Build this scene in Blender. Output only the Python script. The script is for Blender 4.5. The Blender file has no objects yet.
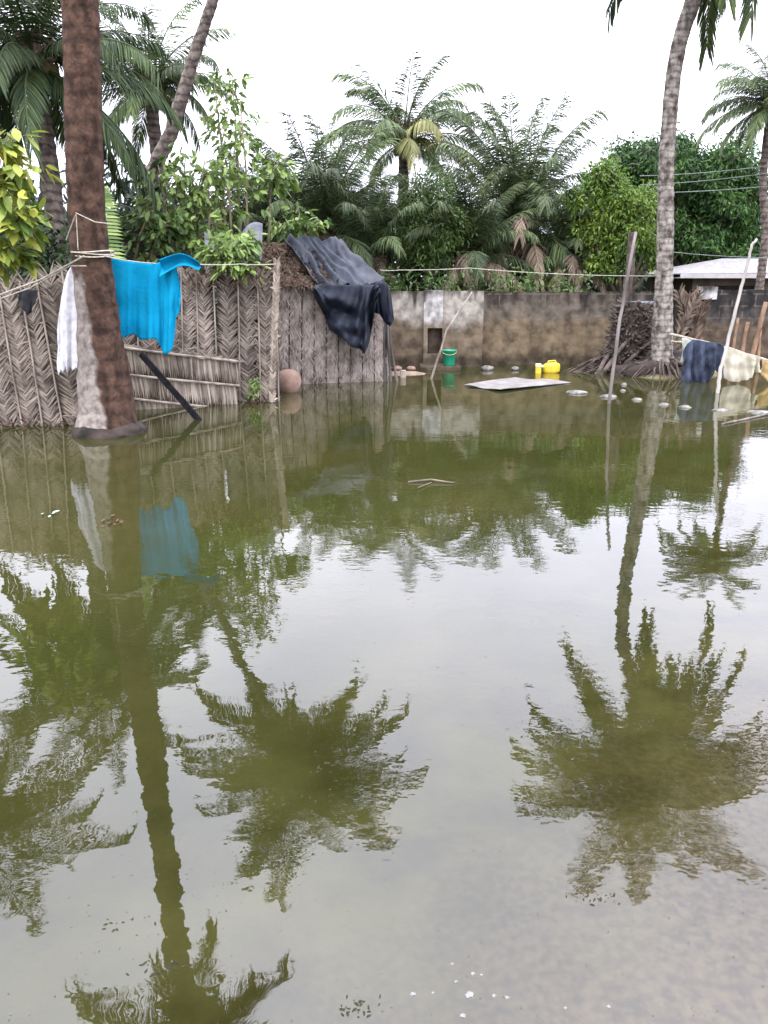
import bpy, math, random
from mathutils import Vector, Matrix, noise as mnoise
R = math.radians
random.seed(7)
S = bpy.context.scene
C = S.collection
PI = math.pi

# ------------------------------------------------------------------ camera, world, sun, exposure
CH, F, PITCH = 1.6, 780.0, R(16.4)
cd = bpy.data.cameras.new('camera'); cam = bpy.data.objects.new('camera', cd); C.objects.link(cam)
cam.location = (0, 0, CH); cam.rotation_euler = (R(90) - PITCH, 0, 0)
cd.sensor_fit = 'VERTICAL'; cd.sensor_height = 36; cd.lens = 36 * F / 1024
cd.clip_start = 0.05; cd.clip_end = 800
S.camera = cam

W = bpy.data.worlds.new('World'); S.world = W; W.use_nodes = True
nt = W.node_tree; nt.nodes.clear()
def N(nt, t, **kw):
    n = nt.nodes.new(t)
    for k, v in kw.items():
        if k.startswith('i_'): n.inputs[k[2:].replace('_', ' ')].default_value = v
        else: setattr(n, k, v)
    return n
SUN_EL, SUN_ROT = R(58), R(200)
wo = N(nt, 'ShaderNodeOutputWorld'); bg = N(nt, 'ShaderNodeBackground'); bg.inputs['Strength'].default_value = 0.1
sky = N(nt, 'ShaderNodeTexSky', sky_type='NISHITA', sun_disc=False, sun_elevation=SUN_EL, sun_rotation=SUN_ROT)
tc = N(nt, 'ShaderNodeTexCoord'); mp = N(nt, 'ShaderNodeMapping'); mp.inputs['Scale'].default_value = (1.6, 1.1, 3.0)
nz = N(nt, 'ShaderNodeTexNoise'); nz.inputs['Scale'].default_value = 1.5; nz.inputs['Detail'].default_value = 5
nz.inputs['Roughness'].default_value = 0.5
rp = N(nt, 'ShaderNodeValToRGB')
rp.color_ramp.elements[0].position = 0.33; rp.color_ramp.elements[0].color = (0.70, 0.71, 0.87, 1)
rp.color_ramp.elements[1].position = 0.66; rp.color_ramp.elements[1].color = (0.97, 0.965, 1.11, 1)
sx = N(nt, 'ShaderNodeSeparateXYZ')
mr = N(nt, 'ShaderNodeMapRange'); mr.inputs['From Min'].default_value = 0; mr.inputs['From Max'].default_value = 0.9
mr.inputs['To Min'].default_value = 7.0; mr.inputs['To Max'].default_value = 43.0
ml = N(nt, 'ShaderNodeVectorMath', operation='SCALE')
mx = N(nt, 'ShaderNodeMix', data_type='RGBA'); mx.inputs['Factor'].default_value = 0.93
L = nt.links.new
L(tc.outputs['Generated'], mp.inputs['Vector']); L(mp.outputs[0], nz.inputs['Vector']); L(nz.outputs['Fac'], rp.inputs[0])
L(tc.outputs['Generated'], sx.inputs[0]); L(sx.outputs['Z'], mr.inputs['Value'])
L(rp.outputs[0], ml.inputs[0]); L(mr.outputs[0], ml.inputs['Scale'])
L(sky.outputs[0], mx.inputs['A']); L(ml.outputs[0], mx.inputs['B']); L(mx.outputs['Result'], bg.inputs['Color'])
L(bg.outputs[0], wo.inputs[0])

sd = bpy.data.lights.new('sun', 'SUN'); sd.energy = 1.0; sd.angle = R(18); sd.color = (1, 0.97, 0.92)
sun = bpy.data.objects.new('sun', sd); C.objects.link(sun)
# sun direction from above and a little behind the camera's left shoulder, softened by cloud
_d = Vector((math.sin(SUN_ROT) * math.cos(SUN_EL), math.cos(SUN_ROT) * math.cos(SUN_EL), math.sin(SUN_EL)))
sun.rotation_euler = _d.to_track_quat('Z', 'Y').to_euler(); sun.location = _d * 60
S.view_settings.view_transform = 'Standard'; S.view_settings.look = 'None'
S.view_settings.gamma = 1; S.view_settings.exposure = 1.3; S.view_settings.use_curve_mapping = False
S.render.engine = 'CYCLES'
S.cycles.max_bounces = 8; S.cycles.transparent_max_bounces = 8

# ------------------------------------------------------------------ helpers
def ray(px, py):
    u = (px - 384) / F; v = (512 - py) / F
    return Vector((u, math.cos(PITCH) + v * math.sin(PITCH), -math.sin(PITCH) + v * math.cos(PITCH)))
def at(px, py, Y):
    r = ray(px, py); t = Y / r.y
    return Vector((r.x * t, Y, CH + r.z * t))
def atz(px, py, z=0.0):
    r = ray(px, py); t = (z - CH) / r.z
    return Vector((r.x * t, r.y * t, z))
def U(a, b): return random.uniform(a, b)
def rv(s=1.0): return Vector((U(-s, s), U(-s, s), U(-s, s)))
UP = Vector((0, 0, 1))
def smooth(a, b, x):
    t = max(0, min(1, (x - a) / (b - a))); return t * t * (3 - 2 * t)

class MB:
    def __init__(s): s.v = []; s.f = []
    def quad(s, a, b, c, d):
        n = len(s.v); s.v += [a, b, c, d]; s.f.append((n, n + 1, n + 2, n + 3))
    def tube(s, pts, rad, seg=8, cap=True):
        pts = [Vector(p) for p in pts]
        if not hasattr(rad, '__len__'): rad = [rad] * len(pts)
        n0 = len(s.v); prev = None
        for i, p in enumerate(pts):
            t = (pts[min(i + 1, len(pts) - 1)] - pts[max(i - 1, 0)]).normalized()
            if prev is None:
                a = t.cross(Vector((0.13, 1, 0.07))).normalized()
                if a.length < .1: a = t.cross(Vector((1, 0, 0))).normalized()
            else: a = (prev - t * prev.dot(t)).normalized()
            prev = a; b = t.cross(a)
            for k in range(seg):
                an = 2 * PI * k / seg
                s.v.append(p + (a * math.cos(an) + b * math.sin(an)) * rad[i])
        for i in range(len(pts) - 1):
            for k in range(seg):
                k2 = (k + 1) % seg
                s.f.append((n0 + i * seg + k, n0 + i * seg + k2, n0 + (i + 1) * seg + k2, n0 + (i + 1) * seg + k))
        if cap:
            s.f.append(tuple(n0 + k for k in reversed(range(seg))))
            s.f.append(tuple(n0 + (len(pts) - 1) * seg + k for k in range(seg)))
    def box(s, c, ax, ay, az):
        c = Vector(c); n = len(s.v)
        for i in (-1, 1):
            for j in (-1, 1):
                for k in (-1, 1): s.v.append(c + ax * i + ay * j + az * k)
        for f in ((0,1,3,2),(4,6,7,5),(0,4,5,1),(2,3,7,6),(0,2,6,4),(1,5,7,3)): s.f.append(tuple(n + q for q in f))
    def bx(s, x0, x1, y0, y1, z0, z1):
        s.box(((x0+x1)/2, (y0+y1)/2, (z0+z1)/2), Vector(((x1-x0)/2,0,0)), Vector((0,(y1-y0)/2,0)), Vector((0,0,(z1-z0)/2)))
    def blade(s, base, d, side, ln, w, droop=0.0, seg=2, prof=None):
        """a narrow leaf: strip of quads that tapers and droops"""
        n0 = len(s.v); p = Vector(base); d = d.normalized()
        prof = prof or ([0.5, 1.0, 0.0] if seg == 2 else [0.3, 0.95, 0.8, 0.0])
        for i in range(seg + 1):
            ww = w * prof[i] * 0.5
            if i == seg: s.v.append(p.copy())
            else: s.v += [p + side * ww, p - side * ww]
            d = (d - UP * droop / seg).normalized()
            p = p + d * (ln / seg)
        for i in range(seg):
            a = n0 + 2 * i
            if i == seg - 1: s.f.append((a, a + 1, a + 2))
            else: s.f.append((a, a + 1, a + 3, a + 2))
    def grid(s, P, nu, nv):
        n0 = len(s.v)
        for i in range(nu + 1):
            for j in range(nv + 1): s.v.append(P(i / nu, j / nv))
        for i in range(nu):
            for j in range(nv):
                a = n0 + i * (nv + 1) + j
                s.f.append((a, a + nv + 1, a + nv + 2, a + 1))
    def lathe(s, c, prof, seg=24):
        c = Vector(c); n0 = len(s.v)
        for r, z in prof:
            for k in range(seg):
                an = 2 * PI * k / seg; s.v.append(c + Vector((r * math.cos(an), r * math.sin(an), z)))
        for i in range(len(prof) - 1):
            for k in range(seg):
                k2 = (k + 1) % seg
                s.f.append((n0+i*seg+k, n0+i*seg+k2, n0+(i+1)*seg+k2, n0+(i+1)*seg+k))
        s.f.append(tuple(n0 + k for k in reversed(range(seg))))
    def mesh(s, name, m, org=Vector((0, 0, 0)), sm=False):
        me = bpy.data.meshes.new(name)
        me.from_pydata([tuple(Vector(v) - org) for v in s.v], [], s.f)
        if m: me.materials.append(m)
        if sm: me.polygons.foreach_set('use_smooth', [True] * len(me.polygons))
        me.update(); return me
    def build(s, name, m, parent=None, sm=False):
        org = parent_world(parent)
        o = bpy.data.objects.new(name, s.mesh(name, m, org, sm)); C.objects.link(o); o.parent = parent
        return o
def parent_world(p):
    v = Vector((0, 0, 0))
    while p is not None: v = v + Vector(p.location); p = p.parent
    return v
def tag(o, label, cat, group=None, kind=None):
    o['label'] = label
    if cat: o['category'] = cat
    if group: o['group'] = group
    if kind: o['kind'] = kind
    return o
def thing(name, loc, label, cat, group=None):
    o = bpy.data.objects.new(name, None); C.objects.link(o); o.location = loc; o.empty_display_size = .2
    return tag(o, label, cat, group)
def single(mb, name, m, loc, label, cat, group=None, sm=False, kind=None):
    """a thing of one mesh, origin at its base"""
    loc = Vector(loc)
    o = bpy.data.objects.new(name, mb.mesh(name, m, loc, sm)); C.objects.link(o); o.location = loc
    return tag(o, label, cat, group, kind)
def solid(o, t):
    md = o.modifiers.new('thickness', 'SOLIDIFY'); md.thickness = t; md.offset = 0; return o

# ------------------------------------------------------------------ materials
def mat(name, c1, c2, scale=4.0, rough=0.8, bump=0.0, bscale=None, island=0.0, trans=0.0, stretch=(1,1,1),
        spec=0.3, detail=6, lo=0.35, hi=0.65, objr=0.0, tint=None):
    c1 = tuple(c * .74 for c in c1); c2 = tuple(c * .74 for c in c2)
    m = bpy.data.materials.new(name); m.use_nodes = True; t = m.node_tree; t.nodes.clear(); L = t.links.new
    out = N(t, 'ShaderNodeOutputMaterial'); b = N(t, 'ShaderNodeBsdfPrincipled')
    b.inputs['Roughness'].default_value = rough; b.inputs['Specular IOR Level'].default_value = spec
    tc = N(t, 'ShaderNodeTexCoord'); mp = N(t, 'ShaderNodeMapping'); mp.inputs['Scale'].default_value = stretch
    nz = N(t, 'ShaderNodeTexNoise'); nz.inputs['Scale'].default_value = scale; nz.inputs['Detail'].default_value = detail
    L(tc.outputs['Object'], mp.inputs[0]); L(mp.outputs[0], nz.inputs['Vector'])
    r = N(t, 'ShaderNodeValToRGB'); r.color_ramp.elements[0].position = lo; r.color_ramp.elements[1].position = hi
    r.color_ramp.elements[0].color = (*c1, 1); r.color_ramp.elements[1].color = (*c2, 1)
    fac = nz.outputs['Fac']
    if island:
        g = N(t, 'ShaderNodeNewGeometry'); mm = N(t, 'ShaderNodeMix'); mm.inputs[0].default_value = island
        mr_ = N(t, 'ShaderNodeMapRange'); mr_.inputs['To Min'].default_value = 0.2; mr_.inputs['To Max'].default_value = 0.8
        L(g.outputs['Random Per Island'], mr_.inputs['Value'])
        L(nz.outputs['Fac'], mm.inputs[2]); L(mr_.outputs[0], mm.inputs[3]); fac = mm.outputs[0]
    L(fac, r.inputs[0]); col = r.outputs[0]
    if objr:
        oi = N(t, 'ShaderNodeObjectInfo'); mr_ = N(t, 'ShaderNodeMapRange')
        mr_.inputs['To Min'].default_value = 1 - objr; mr_.inputs['To Max'].default_value = 1 + objr
        L(oi.outputs['Random'], mr_.inputs['Value'])
        hs = N(t, 'ShaderNodeHueSaturation'); L(mr_.outputs[0], hs.inputs['Value']); L(col, hs.inputs['Color']); col = hs.outputs[0]
    L(col, b.inputs['Base Color'])
    if bump:
        n2 = N(t, 'ShaderNodeTexNoise'); n2.inputs['Scale'].default_value = bscale or scale * 3; n2.inputs['Detail'].default_value = 6
        L(mp.outputs[0], n2.inputs['Vector'])
        bp = N(t, 'ShaderNodeBump'); bp.inputs['Distance'].default_value = bump; L(n2.outputs['Fac'], bp.inputs['Height'])
        L(bp.outputs[0], b.inputs['Normal'])
    sh = b.outputs[0]
    if trans:
        tr = N(t, 'ShaderNodeBsdfTranslucent'); L(col, tr.inputs['Color']); ms = N(t, 'ShaderNodeMixShader')
        ms.inputs[0].default_value = trans; L(sh, ms.inputs[1]); L(tr.outputs[0], ms.inputs[2]); sh = ms.outputs[0]
    L(sh, out.inputs[0]); m['col'] = 1
    return m
M = {}
M['palm'] = mat('palm_leaf', (.024,.052,.020), (.15,.20,.065), 1.2, .6, island=.6, trans=.25, objr=.3, spec=.25)
M['palmdark'] = mat('palm_leaf_dark', (.014,.032,.010), (.08,.12,.04), 1.2, .6, island=.6, trans=.15, objr=.3, spec=.25)
M['palmyel'] = mat('palm_leaf_yellowing', (.10,.12,.03), (.24,.22,.06), 1.2, .5, island=.5, trans=.2, objr=.25)
M['palmdry'] = mat('palm_leaf_dry', (.09,.065,.045), (.26,.20,.14), 1.5, .85, island=.6, trans=.1, objr=.25)
M['oil'] = mat('oil_palm_leaf', (.022,.048,.020), (.135,.18,.065), 1.0, .6, island=.7, trans=.2, objr=.35, spec=.25)
M['rachis'] = mat('frond_stalk', (.10,.12,.04), (.2,.19,.08), 3, .6)
M['mango'] = mat('mango_leaf', (.010,.036,.010), (.085,.17,.04), .9, .6, island=.4, trans=.2, spec=.15)
M['yelleaf'] = mat('yellow_green_leaf', (.035,.10,.018), (.26,.38,.055), .8, .5, island=.5, trans=.3)
M['bright'] = mat('bright_leaf', (.08,.16,.03), (.34,.46,.13), 1.5, .5, island=.6, trans=.3)
M['mid'] = mat('mid_green_leaf', (.03,.07,.015), (.12,.19,.04), 1.2, .5, island=.6, trans=.25)
M['yellowish'] = mat('yellow_leaf', (.10,.19,.03), (.44,.46,.07), 2.2, .5, island=.5, trans=.3)
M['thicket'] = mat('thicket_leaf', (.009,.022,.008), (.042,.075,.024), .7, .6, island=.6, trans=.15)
M['bark'] = mat('branch_bark', (.06,.05,.035), (.17,.14,.10), 6, .9, bump=.004, stretch=(1,1,.3))
M['stem'] = mat('young_stem', (.16,.13,.07), (.34,.29,.17), 5, .8)
M['weave'] = mat('woven_palm_leaf', (.07,.056,.044), (.37,.31,.25), 3.2, .9, island=.38, objr=.28, spec=.1, detail=10)
M['weavelow'] = mat('woven_palm_leaf_pale', (.11,.088,.066), (.43,.365,.29), 3.0, .9, island=.4, objr=.1, spec=.1)
M['weaveback'] = mat('fence_backing', (.03,.024,.02), (.09,.07,.055), 6, .95, spec=.05)
M['batten'] = mat('batten_wood', (.15,.12,.09), (.4,.34,.27), 8, .8, stretch=(1,1,.3))
M['hutwall'] = mat('hut_palm_leaf', (.075,.062,.05), (.39,.335,.285), 4.5, .9, island=.45, objr=.15, spec=.1, bump=.004, bscale=30)
M['thatch'] = mat('old_thatch', (.045,.03,.02), (.17,.12,.085), 6, .95, island=.5, spec=.05)
M['rope'] = mat('pale_rope', (.32,.30,.24), (.52,.48,.38), 30, .8)
M['wire'] = mat('wire', (.10,.12,.11), (.2,.22,.2), 10, .5)
M['pole'] = mat('weathered_pole', (.06,.052,.045), (.19,.165,.145), 5, .85, bump=.003, stretch=(1,1,.25))
M['dryw'] = mat('pale_stripped_wood', (.27,.255,.22), (.46,.43,.38), 5, .7, stretch=(1,1,.25))
M['darkplank'] = mat('dark_plank', (.006,.006,.007), (.02,.019,.02), 8, .85, bump=.002, spec=.1)
M['teal'] = mat('turquoise_cloth', (.002,.25,.45), (.006,.36,.59), 2.5, .9, spec=.08, trans=.18, bump=.006, bscale=26)
M['white'] = mat('white_netting', (.7,.7,.73), (.95,.95,1.0), 18, .9, spec=.1, trans=.3, bump=.004)
M['black'] = mat('black_cloth', (.008,.008,.01), (.02,.02,.025), 8, .9)
M['tarp'] = mat('dark_blue_tarpaulin', (.006,.009,.015), (.034,.043,.058), 3, .6, spec=.2, bump=.012, bscale=5)
M['tarpin'] = mat('tarpaulin_flap', (.006,.008,.014), (.026,.032,.047), 3, .6, spec=.15, bump=.012, bscale=6)
M['navy'] = mat('navy_cloth', (.006,.010,.022), (.055,.07,.11), 5, .85, bump=.01, bscale=8)
M['cream'] = mat('cream_cloth', (.42,.39,.29), (.58,.54,.42), 4, .9, trans=.15, bump=.004)
M['mustard'] = mat('mustard_cloth', (.26,.17,.06), (.38,.27,.12), 5, .9)
M['clay'] = mat('fired_clay', (.19,.12,.085), (.33,.22,.165), 5, .75, bump=.003)
M['green'] = mat('green_plastic', (.01,.24,.12), (.015,.32,.17), 5, .4, spec=.5)
M['yellow'] = mat('yellow_plastic', (.50,.34,.01), (.66,.47,.02), 6, .4, spec=.5)
M['cap'] = mat('pale_cap_plastic', (.6,.55,.25), (.75,.7,.4), 6, .5)
M['stone'] = mat('wet_stone', (.06,.055,.045), (.24,.225,.20), 9, .8, bump=.01)
M['pebble'] = mat('pale_pebble', (.13,.125,.115), (.30,.285,.26), 14, .7)
M['slab'] = mat('pale_sheet', (.14,.13,.115), (.235,.215,.20), 4, .7, bump=.003)
M['roof'] = mat('old_metal_roof', (.19,.18,.175), (.31,.295,.285), 3, .6, spec=.4, stretch=(4,1,1))
M['fascia'] = mat('fascia_board', (.45,.44,.43), (.6,.58,.56), 4, .7)
M['housewall'] = mat('house_wall_render', (.07,.055,.045), (.15,.125,.105), 2, .9)
M['dirt'] = mat('dirt_and_roots', (.010,.008,.006), (.05,.036,.028), 5, .95, bump=.03, bscale=10)
M['root'] = mat('palm_roots', (.022,.016,.013), (.13,.10,.08), 7, .95, bump=.01)
M['bracket'] = mat('leaf_base', (.09,.065,.045), (.24,.18,.12), 6, .95)
M['coco'] = mat('coconut_husk', (.10,.09,.03), (.22,.18,.07), 5, .6)
M['debris'] = mat('floating_scraps', (.05,.05,.02), (.16,.15,.08), 20, .9, island=.6)
M['darkhole'] = mat('painted_dark', (.006,.005,.005), (.02,.015,.012), 3, .95)  # near-black colour standing in for the unlit dark of openings

def trunk_mat(name, c1, c2, ring, ringscale, patch=None):
    m = mat(name, c1, c2, 11, .92, bump=.03, bscale=22, spec=.12, detail=12, stretch=(1,1,.6))
    t = m.node_tree; L = t.links.new
    b = [n for n in t.nodes if n.type == 'BSDF_PRINCIPLED'][0]; src = b.inputs['Base Color'].links[0].from_socket
    tc = [n for n in t.nodes if n.type == 'TEX_COORD'][0]
    wv = N(t, 'ShaderNodeTexWave', wave_type='BANDS', bands_direction='Z'); wv.inputs['Scale'].default_value = ringscale
    wv.inputs['Distortion'].default_value = 5.5; wv.inputs['Detail'].default_value = 4; wv.inputs['Detail Scale'].default_value = 1.6; wv.inputs['Detail Roughness'].default_value = .65
    L(tc.outputs['Object'], wv.inputs['Vector'])
    r = N(t, 'ShaderNodeMapRange'); r.inputs['From Min'].default_value = .0; r.inputs['From Max'].default_value = .5
    r.inputs['To Min'].default_value = ring; r.inputs['To Max'].default_value = 1
    L(wv.outputs['Fac'], r.inputs['Value'])
    mm = N(t, 'ShaderNodeVectorMath', operation='SCALE'); L(src, mm.inputs[0]); L(r.outputs[0], mm.inputs['Scale']); col = mm.outputs[0]
    if patch:
        x0, z1, pc = patch
        sp = N(t, 'ShaderNodeSeparateXYZ'); L(tc.outputs['Object'], sp.inputs[0])
        nz = N(t, 'ShaderNodeTexNoise'); nz.inputs['Scale'].default_value = 4; nz.inputs['Detail'].default_value = 5; L(tc.outputs['Object'], nz.inputs['Vector'])
        # pale dried mud / lichen on the left face, up to height z1
        a = N(t, 'ShaderNodeMath', operation='MULTIPLY_ADD'); a.inputs[1].default_value = .16; L(nz.outputs['Fac'], a.inputs[0])
        neg = N(t, 'ShaderNodeMath', operation='MULTIPLY'); neg.inputs[1].default_value = -1; zt_ = N(t, 'ShaderNodeMath', operation='MULTIPLY_ADD'); zt_.inputs[1].default_value = .07; L(sp.outputs['Z'], zt_.inputs[0]); L(sp.outputs['X'], zt_.inputs[2]); L(zt_.outputs[0], neg.inputs[0]); L(neg.outputs[0], a.inputs[2])
        ma = N(t, 'ShaderNodeMapRange'); ma.inputs['From Min'].default_value = x0 + .06; ma.inputs['From Max'].default_value = x0 + .10; L(a.outputs[0], ma.inputs['Value'])
        zb = N(t, 'ShaderNodeMath', operation='MULTIPLY_ADD'); zb.inputs[1].default_value = .4; L(nz.outputs['Fac'], zb.inputs[0]); L(sp.outputs['Z'], zb.inputs[2])
        mb_ = N(t, 'ShaderNodeMapRange'); mb_.inputs['From Min'].default_value = z1 + .25; mb_.inputs['From Max'].default_value = z1 + .12; L(zb.outputs[0], mb_.inputs['Value'])
        f = N(t, 'ShaderNodeMath', operation='MULTIPLY'); L(ma.outputs[0], f.inputs[0]); L(mb_.outputs[0], f.inputs[1])
        f2 = N(t, 'ShaderNodeMath', operation='MULTIPLY'); f2.inputs[1].default_value = .92; L(f.outputs[0], f2.inputs[0])
        pm = N(t, 'ShaderNodeMix', data_type='RGBA'); L(f2.outputs[0], pm.inputs['Factor']); L(col, pm.inputs['A'])
        rr = N(t, 'ShaderNodeValToRGB'); rr.color_ramp.elements[0].color = (*[c * .5 for c in pc], 1); rr.color_ramp.elements[1].color = (*pc, 1)
        rr.color_ramp.elements[0].position = .35; rr.color_ramp.elements[1].position = .6
        n3 = N(t, 'ShaderNodeTexNoise'); n3.inputs['Scale'].default_value = 13; n3.inputs['Detail'].default_value = 6; L(tc.outputs['Object'], n3.inputs['Vector'])
        L(n3.outputs['Fac'], rr.inputs[0]); L(rr.outputs[0], pm.inputs['B']); col = pm.outputs['Result']
    L(col, b.inputs['Base Color'])
    return m
M['trunkbrown'] = trunk_mat('palm_trunk_brown', (.035,.021,.015), (.105,.062,.042), .7, 2.2, patch=(-.10, 1.75, (.235,.205,.175)))
M['trunkgrey'] = trunk_mat('palm_trunk_grey', (.075,.062,.052), (.36,.325,.28), .6, 3.0)
M['trunkmid'] = trunk_mat('palm_trunk_mid', (.10,.08,.07), (.24,.20,.17), .5, 2.6)

def wall_mat(name, pale, brown, dark, topz, blocks=False, darktop=.25):
    m = bpy.data.materials.new(name); m.use_nodes = True; t = m.node_tree; t.nodes.clear(); L = t.links.new
    out = N(t, 'ShaderNodeOutputMaterial'); b = N(t, 'ShaderNodeBsdfPrincipled'); b.inputs['Roughness'].default_value = .92
    b.inputs['Specular IOR Level'].default_value = .15
    L(b.outputs[0], out.inputs[0])
    g = N(t, 'ShaderNodeNewGeometry'); sp = N(t, 'ShaderNodeSeparateXYZ'); L(g.outputs['Position'], sp.inputs[0])
    n1 = N(t, 'ShaderNodeTexNoise'); n1.inputs['Scale'].default_value = 1.3; n1.inputs['Detail'].default_value = 8; n1.inputs['Roughness'].default_value = .62
    L(g.outputs['Position'], n1.inputs['Vector'])
    mp = N(t, 'ShaderNodeMapping'); mp.inputs['Scale'].default_value = (5, 5, .5); L(g.outputs['Position'], mp.inputs[0])
    n2 = N(t, 'ShaderNodeTexNoise'); n2.inputs['Scale'].default_value = 1.2; n2.inputs['Detail'].default_value = 6; L(mp.outputs[0], n2.inputs['Vector'])
    # lower: brown silt stain; upper: pale render; top: black weathering with drips
    za = N(t, 'ShaderNodeMath', operation='MULTIPLY_ADD'); za.inputs[1].default_value = .9; L(n1.outputs['Fac'], za.inputs[0]); L(sp.outputs['Z'], za.inputs[2])
    f1 = N(t, 'ShaderNodeMapRange'); f1.inputs['From Min'].default_value = .62 * topz + .35; f1.inputs['From Max'].default_value = .62 * topz + .55; L(za.outputs[0], f1.inputs['Value'])
    c1 = N(t, 'ShaderNodeMix', data_type='RGBA'); L(f1.outputs[0], c1.inputs['Factor']); c1.inputs['A'].default_value = (*brown, 1); c1.inputs['B'].default_value = (*pale, 1)
    zb = N(t, 'ShaderNodeMath', operation='MULTIPLY_ADD'); zb.inputs[1].default_value = 1.1; L(n2.outputs['Fac'], zb.inputs[0]); L(sp.outputs['Z'], zb.inputs[2])
    f2 = N(t, 'ShaderNodeMapRange'); f2.inputs['From Min'].default_value = topz - darktop + .50; f2.inputs['From Max'].default_value = topz - darktop + .75; L(zb.outputs[0], f2.inputs['Value'])
    c2 = N(t, 'ShaderNodeMix', data_type='RGBA'); L(f2.outputs[0], c2.inputs['Factor']); L(c1.outputs['Result'], c2.inputs['A']); c2.inputs['B'].default_value = (*dark, 1)
    zc = N(t, 'ShaderNodeMath', operation='MULTIPLY_ADD'); zc.inputs[1].default_value = .35; L(n1.outputs['Fac'], zc.inputs[0]); L(sp.outputs['Z'], zc.inputs[2])
    f3 = N(t, 'ShaderNodeMapRange'); f3.inputs['From Min'].default_value = .42; f3.inputs['From Max'].default_value = .30; f3.inputs['To Max'].default_value = .8; L(zc.outputs[0], f3.inputs['Value'])
    c3 = N(t, 'ShaderNodeMix', data_type='RGBA'); L(f3.outputs[0], c3.inputs['Factor']); L(c2.outputs['Result'], c3.inputs['A']); c3.inputs['B'].default_value = (.035,.028,.018, 1)
    col = c3.outputs['Result']
    mott = N(t, 'ShaderNodeTexNoise'); mott.inputs['Scale'].default_value = 6; mott.inputs['Detail'].default_value = 8; L(g.outputs['Position'], mott.inputs['Vector'])
    mm = N(t, 'ShaderNodeMapRange'); mm.inputs['From Min'].default_value = .3; mm.inputs['From Max'].default_value = .7; mm.inputs['To Min'].default_value = .45; mm.inputs['To Max'].default_value = 1.45; L(mott.outputs['Fac'], mm.inputs['Value'])
    sc = N(t, 'ShaderNodeVectorMath', operation='SCALE'); L(col, sc.inputs[0]); L(mm.outputs[0], sc.inputs['Scale']); col = sc.outputs[0]
    if blocks:
        cx = N(t, 'ShaderNodeCombineXYZ'); L(sp.outputs['X'], cx.inputs[0]); L(sp.outputs['Z'], cx.inputs[1])
        bk = N(t, 'ShaderNodeTexBrick'); bk.inputs['Scale'].default_value = 1; bk.inputs['Brick Width'].default_value = .46; bk.inputs['Row Height'].default_value = .23
        bk.inputs['Mortar Size'].default_value = .014; bk.inputs['Mortar Smooth'].default_value = .4; L(cx.outputs[0], bk.inputs['Vector'])
        up = N(t, 'ShaderNodeMapRange'); up.inputs['From Min'].default_value = .95; up.inputs['From Max'].default_value = 1.05; L(za.outputs[0], up.inputs['Value'])
        gate = N(t, 'ShaderNodeMapRange'); gate.inputs['From Min'].default_value = .42; gate.inputs['From Max'].default_value = .6; L(mott.outputs['Fac'], gate.inputs['Value'])
        a = N(t, 'ShaderNodeMath', operation='MULTIPLY'); L(bk.outputs['Fac'], a.inputs[0]); L(up.outputs[0], a.inputs[1])
        a2 = N(t, 'ShaderNodeMath', operation='MULTIPLY'); L(a.outputs[0], a2.inputs[0]); L(gate.outputs[0], a2.inputs[1])
        c4 = N(t, 'ShaderNodeMix', data_type='RGBA'); L(a2.outputs[0], c4.inputs['Factor']); L(col, c4.inputs['A']); c4.inputs['B'].default_value = (.10,.083,.063,1)
        col = c4.outputs['Result']
    L(col, b.inputs['Base Color'])
    bp = N(t, 'ShaderNodeBump'); bp.inputs['Distance'].default_value = .02; L(mott.outputs['Fac'], bp.inputs['Height']); L(bp.outputs[0], b.inputs['Normal'])
    return m
M['wallpale'] = wall_mat('concrete_pale', (.24,.22,.185), (.098,.075,.050), (.03,.026,.02), 1.42, darktop=.12)
M['wallblock'] = wall_mat('concrete_block', (.095,.080,.062), (.110,.084,.052), (.03,.025,.02), 1.42, True, darktop=.26)
M['wallpil'] = wall_mat('concrete_pilaster', (.34,.33,.31), (.15,.12,.085), (.06,.055,.05), 1.42, darktop=.05)

# ------------------------------------------------------------------ ground (bed) and water
def bed(x, y):
    n = mnoise.noise(Vector((x * .7, y * .7, 0))) * .03 + mnoise.noise(Vector((x * 2.4, y * 2.4, 3))) * .012
    d = -.055 - .28 * smooth(1.2, 7.5, y - .55 * x * (1 - smooth(2, 6, y)))
    if y < 1.0: d = -.055 + (1.0 - y) * .12
    bank = smooth(16.3, 17.4, y) * .55
    bank = max(bank, smooth(12.6, 14.5, y) * smooth(-.6, -1.6, x) * .45)
    bank = max(bank, smooth(10.8, 12, y) * smooth(-2.4, -3.4, x) * .45)
    bank = max(bank, smooth(9, 13, -x) * .5, smooth(9.5, 13, x) * .5)
    z = d + bank + n
    for (bx_, by_, r, h) in BUMPS: z += h * math.exp(-((x - bx_) ** 2 + (y - by_) ** 2) / (r * r))
    if y > 60: z = z
    return z
TL = atz(107, 432); TR = atz(662, 376)
ledge = atz(425, 374)
BUMPS = [(TL.x, TL.y, .5, .30), (TR.x, TR.y + .2, 1.3, .42), (ledge.x - .2, 14.6, .55, .30), (-1.4, 13.6, .5, .2), (6.6, 15.2, 1.4, .3), (-2.5, 11.3, .6, .22)]
def axis(core0, core1, step, lo, hi):
    a = []; v = core0
    while v < core1 + 1e-6: a.append(v); v += step
    s = step; v = core0
    while v > lo: s *= 1.25; v -= s; a.insert(0, max(v, lo))
    s = step; v = core1
    while v < hi: s *= 1.25; v += s; a.append(min(v, hi))
    return a
xs = axis(-9, 9, .15, -300, 300); ys = axis(-1, 18, .15, -60, 420)
g = MB()
for x in xs:
    for y in ys: g.v.append(Vector((x, y, bed(x, y))))
ny = len(ys)
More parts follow.
